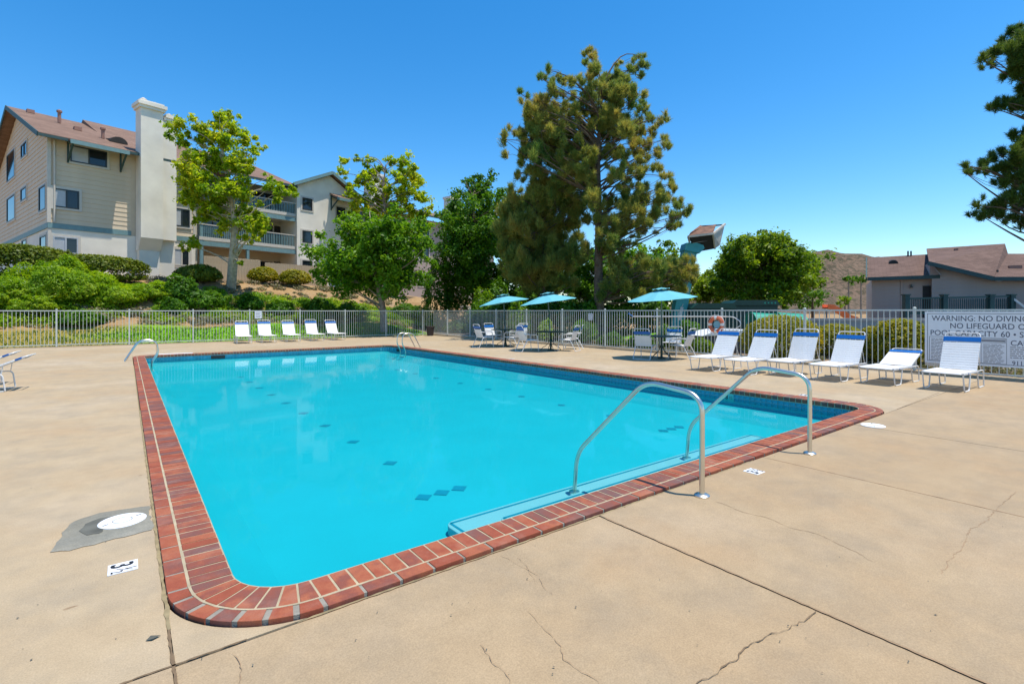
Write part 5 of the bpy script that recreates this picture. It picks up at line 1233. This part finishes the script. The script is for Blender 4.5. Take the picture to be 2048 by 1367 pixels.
# wing continuing behind the trees
wall('wall', 21.0, X1, 2.2, 14, -.5, 11.75, M['siding2'])
for s in (22.2, 26.5, 31, 36, 40):
    for zf in (3.9, 6.9, 9.6): window(s, s+1.5, zf+.4, zf+1.7, y=2.18, style='dark')
bar((15.3, 1.15, ry(0)-.12), (X1, 1.15, ry(0)-.12), .1, .18, 'dteal', 'gutter')
for s, w_, zt_ in ((24.2, 1.6, 15.1), (35.4, 1.5, 14.7)):
    c_ = MB().box(s, s+w_, 1.6, 2.7, Z(3.0), Z(zt_)).build('chimney', M['stucco'], apt); MB().box(s-.1, s+w_+.1, 1.5, 2.8, Z(zt_), Z(zt_+.25)).build('cap', M['stucco'], c_)
# patio fence before the ground floor (boards)
def patio_fence(x0, x1, y, z0, z1, label):
    p_ = apt.matrix_basis @ Vector((x0, y, 0)); t = thing('patio_fence', label, 'fence', (p_.x, p_.y, z0), rad(15)); L_ = x1-x0; k = int(L_/.19)
    me_ = MB().box(.004, L_/k-.004, -.012, .012, 0, z1-z0).mesh('plank', M['fwood'])
    for i in range(k): link('plank', me_, t, (i*L_/k, random.uniform(-.006, .006), random.uniform(-.01, .01)))
    for zz in (.3, z1-z0-.2): MB().box(0, L_, .013, .06, zz, zz+.09).build('rail', M['fwood'], t)
bpy.context.view_layer.update()
patio_fence(7.7, 11.6, -1.9, 3.3, 5.35, 'tan board patio fence left of and behind the sycamore trunk')
patio_fence(11.7, 16.9, -2.4, 3.2, 5.15, 'tan board patio fence right of the sycamore behind the clipped bushes')

# ------------------------------------------------------------------ low house on the right
HD = 36.; o_ = at(1735, 622, HD); HA = -YAW-rad(33)
hs_ = thing('brown_roof_house', 'single storey grey sided house with brown hipped roofs at the right', 'house', (o_.x, o_.y, 0), HA)
h1 = Vector((math.cos(HA), math.sin(HA))); h2 = Vector((-math.sin(HA), math.cos(HA))); ho = Vector((o_.x, o_.y))
def hloc(px, d=0.):
    r = Vector(ray(px)); D = (ho+h2*d).dot(h2)/r.dot(h2); return (r*D-ho).dot(h1), D
def S_of(px): return hloc(px)[0]
def Zh(py, d=0., px=1860): return 1.5-(py-622)*hloc(px, d)[1]/F
b = MB(); b.box(.25, S_of(1880), .15, 9, -.1, Zh(556)); w1 = b.build('wall', M['siding2'], hs_)
b = MB(); b.prism([(S_of(1880), -.1), (S_of(2110), -.1), (S_of(2110), Zh(557, 0, 2000)), (S_of(1985), Zh(557, 0, 1985)), (S_of(1858), Zh(526)), (S_of(1858), Zh(556)), (S_of(1880), Zh(556))], -.35, 9, 'y'); w2 = b.build('wall', M['siding2'], hs_)
def hb(L_): return MB().add([(x, y, z) for x in (0, L_) for y, z in ((0, 0), (-.03, 0), (-.006, .28), (0, .28))], [(0, 1, 2, 3), (7, 6, 5, 4), (0, 4, 5, 1), (1, 5, 6, 2), (2, 6, 7, 3), (3, 7, 4, 0)]).mesh('siding_board', M['siding2'])
za = hb(S_of(1800)-.45); z = .2
while z < Zh(556)-.3: link('siding_board', za, w1, (.45, .15, z)); z += .28
z = .2
while z < Zh(528)-.25:
    zt_ = z+.28
    x1_ = S_of(2110) if zt_ < Zh(556, 0, 1985) else S_of(1985)-(zt_-Zh(556, 0, 1985))/(Zh(525)-Zh(556, 0, 1985))*(S_of(1985)-S_of(1858))
    x0_ = S_of(1862)
    if x1_-x0_ > .4: link('siding_board', hb(x1_-x0_-.1), w2, (x0_, -.35, z))
    z += .28
def lat(px, d): return hloc(px, d)[0]
def hroof(P, m='roof2', th=.12): return MB().slab([(lat(px, d), d, Zh(py, d, px)) for px, py, d in P], th).build('roof', M[m], hs_, uv=True)
r1 = hroof([(1736, 555, -.3), (1880, 550, -.3), (1860, 508, 4.5), (1736, 515, 4.5)])
r2 = hroof([(1858, 523, -.9), (1988, 554, -.9), (2016, 507, 4.5), (2010, 487, 5.2), (1853, 497, 5.2)])
r3 = hroof([(1988, 554, -.9), (2140, 554, -.9), (2140, 507, 4.5), (2016, 507, 4.5)])
def hbar(a, c, w_, h_, m): MB().beam((lat(a[0], a[2]), a[2], Zh(a[1], a[2], a[0])-.1), (lat(c[0], c[2]), c[2], Zh(c[1], c[2], c[0])-.1), w_, h_).build('fascia', M[m], hs_)
hbar((1735, 555, -.34), (1880, 550, -.34), .08, .24, 'dteal'); hbar((1856, 523, -.94), (1988, 554, -.94), .08, .26, 'dteal'); hbar((1988, 554, -.94), (2140, 554, -.94), .08, .24, 'dteal'); hbar((1733, 555, -.34), (1733, 515, 4.5), .08, .24, 'dteal')
gf = [(lat(px, d), d, Zh(py, d, px)) for px, py, d in ((1853, 497, 5.2), (1858, 523, -.9), (1880, 549, -.9), (1868, 545, 4))]
MB().add(gf+[(x+.1, y, z-.1) for x, y, z in gf], [(0, 1, 2, 3), (7, 6, 5, 4), (0, 4, 5, 1), (1, 5, 6, 2), (2, 6, 7, 3), (3, 7, 4, 0)]).build('gable_face', M['siding2'], hs_)
MB().box(S_of(1846), S_of(1862), .10, .149, .2, Zh(571)).build('door', M['dark'], hs_)
MB().box(S_of(1802), S_of(1806), .08, .149, .2, Zh(556)).build('corner_board', M['siding2'], hs_)
MB().prism([(S_of(1819), Zh(574)), (S_of(1826), Zh(574)), (S_of(1822.5), Zh(567))], -.05, .149, 'y').build('wall_lamp', M['frame'], hs_)
MB().lathe([(.02, -.05), (.18, 0), (.18, .04)], 12, (S_of(1994), -.45, Zh(566))).build('dish', M['lamp'], hs_)
def hvent(px, py, d, w_, kind):
    x, y, z = lat(px, d), d, Zh(py, d, px)
    if kind == 'eye':
        b = MB(); n_ = 8; vs = []
        for i in range(n_+1):
            a = math.pi*i/n_; vs += [(x-w_*math.cos(a), y, z+.3*math.sin(a)), (x-w_*.8*math.cos(a), y+1.2, z+.42)]
        b.add(vs, [(2*i, 2*i+1, 2*i+3, 2*i+2) for i in range(n_)]+[tuple(2*i for i in range(n_+1))[::-1]]); b.build('eyebrow_vent', M['dark'], r1)
        MB().box(x-w_*1.3, x+w_*1.3, y-.12, y-.01, z-.1, z-.02).build('flashing', M['vent'], r1)
    elif kind == 'pipe': MB().tube([(x, y, z-.2), (x, y, z+w_)], .06, 6).build('roof_pipe', M['frame'], r1)
    else: MB().box(x-w_, x+w_, y-.2, y+.2, z-.2, z+.1).build('roof_vent', M['vent'], r1)
hvent(1787, 528, 2.6, .30, 'eye'); hvent(1952, 512, 3.0, .34, 'eye'); hvent(1816, 511, 4.3, .35, 'pipe'); hvent(1822, 511, 4.3, .35, 'pipe'); hvent(1932, 534, 1.0, .25, 'pipe'); hvent(1995, 549, .2, .3, 'pipe'); hvent(1953, 530, 1.4, .18, 'box'); hvent(2030, 534, 1.2, .3, 'box'); hvent(1912, 500, 4.3, .1, 'box')
# green railing of a raised walk before the house
rt = at(1812, 640, 31.); t = thing('deck_railing', 'dark green railing with square posts before the brown roofed house', 'railing', (rt.x, rt.y, 0), -YAW); k31 = 31./F
def rx_(px): return (px-1812)*k31
def rz_(py): return 1.5-(py-622)*k31
for px in (1812, 1888, 1981, 2023): MB().box(rx_(px)-.14, rx_(px)+.14, -.14, .14, 0, rz_(592)+.05).box(rx_(px)-.18, rx_(px)+.18, -.18, .18, rz_(592)+.051, rz_(592)+.12).build('post', M['rail_green'], t)
MB().beam((rx_(1812), 0, rz_(597)), (rx_(2023), 0, rz_(592)), .12, .10).build('handrail', M['rail_green'], t); MB().box(rx_(1812), rx_(2023), -.03, .03, rz_(628), rz_(624)).build('rail', M['rail_green'], t)
b = MB(); x = .2
while x < rx_(2020): b.box(x, x+.04, -.02, .02, rz_(628), rz_(597)); x += .13
tag(b.build('baluster', M['rail_green'], t), kind='stuff')
MB().beam((rx_(2023), 0, rz_(594)), (rx_(2040), -.6, rz_(622)), .14, .10).build('stair_rail', M['white'], t)
# grey retaining wall behind the bushes
b = MB(); p_ = at(1500, 640, 30); b.box(0, 22, 0, .4, -.1, .98); b.box(0, 22, -.06, .46, .981, 1.12)
tag(link('retaining_wall', b.mesh('retaining_wall', M['wallgrey']), None, at(1600, 640, 27).xy.to_3d(), -YAW), 'low grey concrete wall behind the clipped bushes', 'wall')

# ------------------------------------------------------------------ playground and service yard beyond the fence
LD = 29.; kL = LD/F; o_ = at(1352, 660, LD); t = thing('lifting_boom', 'teal leaning boom that holds a rusty open bin in the air', 'boom', (o_.x, o_.y, 0), -YAW)
def lx(px): return (px-1352)*kL
def lz(py): return 1.5-(py-622)*kL
b = MB(); b.add([(lx(1338), -.3, lz(668)), (lx(1363), -.3, lz(668)), (lx(1363), .4, lz(668)), (lx(1338), .4, lz(668)), (lx(1366), -.3, lz(497)), (lx(1392), -.3, lz(497)), (lx(1392), .4, lz(497)), (lx(1366), .4, lz(497))],
   [(0, 3, 2, 1), (4, 5, 6, 7), (0, 1, 5, 4), (1, 2, 6, 5), (2, 3, 7, 6), (3, 0, 4, 7)]); arm = b.build('boom_arm', M['tealp'], t, bevel=.03)
b = MB(); b.prism([(lx(1364), lz(502)), (lx(1394), lz(508)), (lx(1404), lz(498)), (lx(1402), lz(492)), (lx(1386), lz(486)), (lx(1368), lz(487))], -.42, .52, 'y'); b.build('boom_head', M['tealp'], t, bevel=.03)
# open bin: floor, two sides, back
def Q(px, py, d): return Vector(((px-1352)*(LD+d)/F+(1352-1024)/F*d, d, 1.5-(py-622)*(LD+d)/F))
A0, A1 = Q(1376, 473, -.9), Q(1426, 467, -.9); B0_, B1_ = Q(1404, 455, .9), Q(1432, 450, .9); C0_, C1_ = Q(1392, 504, .2), Q(1430, 497, .2); D1_ = Q(1450, 448, .7); E1_ = Q(1440, 490, .5)
def plate(P, th, m, name):
    P = [Vector(p) for p in P]; nn = (P[1]-P[0]).cross(P[2]-P[0]).normalized()*th; k_ = len(P)
    MB().add(P+[p+nn for p in P], [tuple(range(k_)), tuple(range(k_, 2*k_))[::-1]]+[(i, k_+i, k_+(i+1)%k_, (i+1)%k_) for i in range(k_)]).build(name, M[m], t)
plate([A0, A1, C1_, C0_], .05, 'dark', 'bin_underside'); plate([A0, A1, B1_, B0_], .05, 'rust', 'bin_floor'); plate([A1, D1_, E1_, C1_], .06, 'palesteel', 'bin_side'); plate([B0_, B1_, D1_, Q(1400, 451, 1.)], .05, 'rust', 'bin_back'); plate([A0, B0_, Q(1400, 451, 1.), Q(1380, 466, -.7)], .05, 'rust', 'bin_side')
b = MB(); b.beam(A0, A1, .12, .12); b.beam(A1, D1_, .1, .1); b.beam(A1, C1_, .08, .08); b.beam(A0, Q(1379, 484, -.7), .08, .08); b.beam(Q(1385, 485, -.4), Q(1428, 478, -.4), .08, .08); b.build('bin_rib', M['palesteel'], t)
text('G', .55, M['white'], 'lettering', t, axes((lx(1361), -.345, lz(587)), (.97, 0, .22), (-.22, 0, .97), (0, -1, 0)), .01, 1, .01)
b = MB(); b.beam((lx(1353), -.35, lz(628)), (lx(1362), -.35, lz(608)), .05, .02); b.beam((lx(1355), -.35, lz(640)), (lx(1360), -.35, lz(614)), .16, .02); b.build('painted_mark', M['white'], t)
# dark green bins with flat lids
def dumpster(px0, px1, top, D_, label, lit):
    p_ = at(px0, 660, D_); k_ = D_/F; t = thing('green_container', label, 'container', (p_.x, p_.y, 0), -YAW, 'dark green containers beyond the fence'); L_ = (px1-px0)*k_; zt_ = 1.5-(top-622)*k_
    MB().box(0, L_, 0, 1.6, 0, zt_-.3).build('body', M['green_metal'], t, bevel=.03)
    MB().prism([(-.08, zt_-.3), (L_+.08, zt_-.3), (L_-.1, zt_), (.3, zt_)], -.1, 1.7, 'y').build('lid', M['green_metal'], t)
    if lit: 
        for k in range(4): MB().box(L_-.1-.75+.2*k, L_-.02-.75+.2*k, -.11, -.101, zt_-.2, zt_-.12).build('slot', M['playgreen'], t)
dumpster(1385, 1470, 606, 28., 'dark green container right behind the life ring', False); dumpster(1462, 1556, 600, 29.5, 'larger dark green container with slotted lid left of the play tunnel', True)
p_ = at(1500, 660, 25.5); t = thing('play_tunnel', 'bright green curved play roof behind the largest round bush', 'play equipment', (p_.x, p_.y, 0), -YAW); k_ = 25.5/F
for x0_, x1_ in ((0, 1.25), (1.3, 2.55)):
    b = MB(); n_ = 10; vs = []
    for i in range(n_+1):
        a = math.pi*i/n_
        for rr_ in (1., .93): vs += [(x0_, -.7*math.cos(a)*rr_, .95+.5*math.sin(a)*rr_), (x1_, -.7*math.cos(a)*rr_, .95+.42*math.sin(a)*rr_)]
    fs = []
    for i in range(n_): o4 = 4*i; fs += [(o4, o4+1, o4+5, o4+4), (o4+2, o4+6, o4+7, o4+3), (o4, o4+4, o4+6, o4+2), (o4+1, o4+3, o4+7, o4+5)]
    b.add(vs, fs); b.build('roof_shell', M['playgreen'], t)
for xx in (.1, 1.27, 2.45): MB().tube([(xx, -.6, 0), (xx, -.6, 1.0)], .05, 8).build('post', M['playgreen'], t); MB().tube([(xx, .6, 0), (xx, .6, 1.0)], .05, 8).build('post', M['playgreen'], t)
p_ = at(1650, 650, 33.); t = thing('slide', 'orange slide behind the low grey wall', 'slide', (p_.x, p_.y, 0), -YAW)
P_ = [(0, .0, 1.75), (.4, 0, 1.72), (.9, 0, 1.45), (1.5, 0, 1.05), (2.0, 0, .9)]
b = MB(); vs = []
for x, y, z in P_: vs += [(x, -.3, z+.2), (x, -.26, z), (x, .26, z), (x, .3, z+.2), (x, .3, z-.06), (x, -.3, z-.06)]
b.add(vs, [(i*6+j, i*6+(j+1)%6, (i+1)*6+(j+1)%6, (i+1)*6+j) for i in range(4) for j in range(6)]).build('chute', M['orange'], t)
for x in (.1, 1.7): MB().tube([(x, 0, 0), (x, 0, 1.6 if x < 1 else .9)], .05, 8).build('leg', M['wallgrey'], t)
p_ = at(1408, 700, 18.3); t = thing('utility_cabinet', 'grey cabinet with a white sloped lid behind the life ring', 'cabinet', (p_.x, p_.y, 0), -YAW+.15); k_ = 18.3/F
MB().box(.15, 2.0, .1, 1.0, -.05, .60).build('body', M['cabinet'], t, bevel=.02); MB().prism([(-.08, .60), (2.1, .60), (2.1, .80), (.75, .83), (.4, .78)], 0, 1.1, 'y').build('lid', M['lid'], t, bevel=.02)
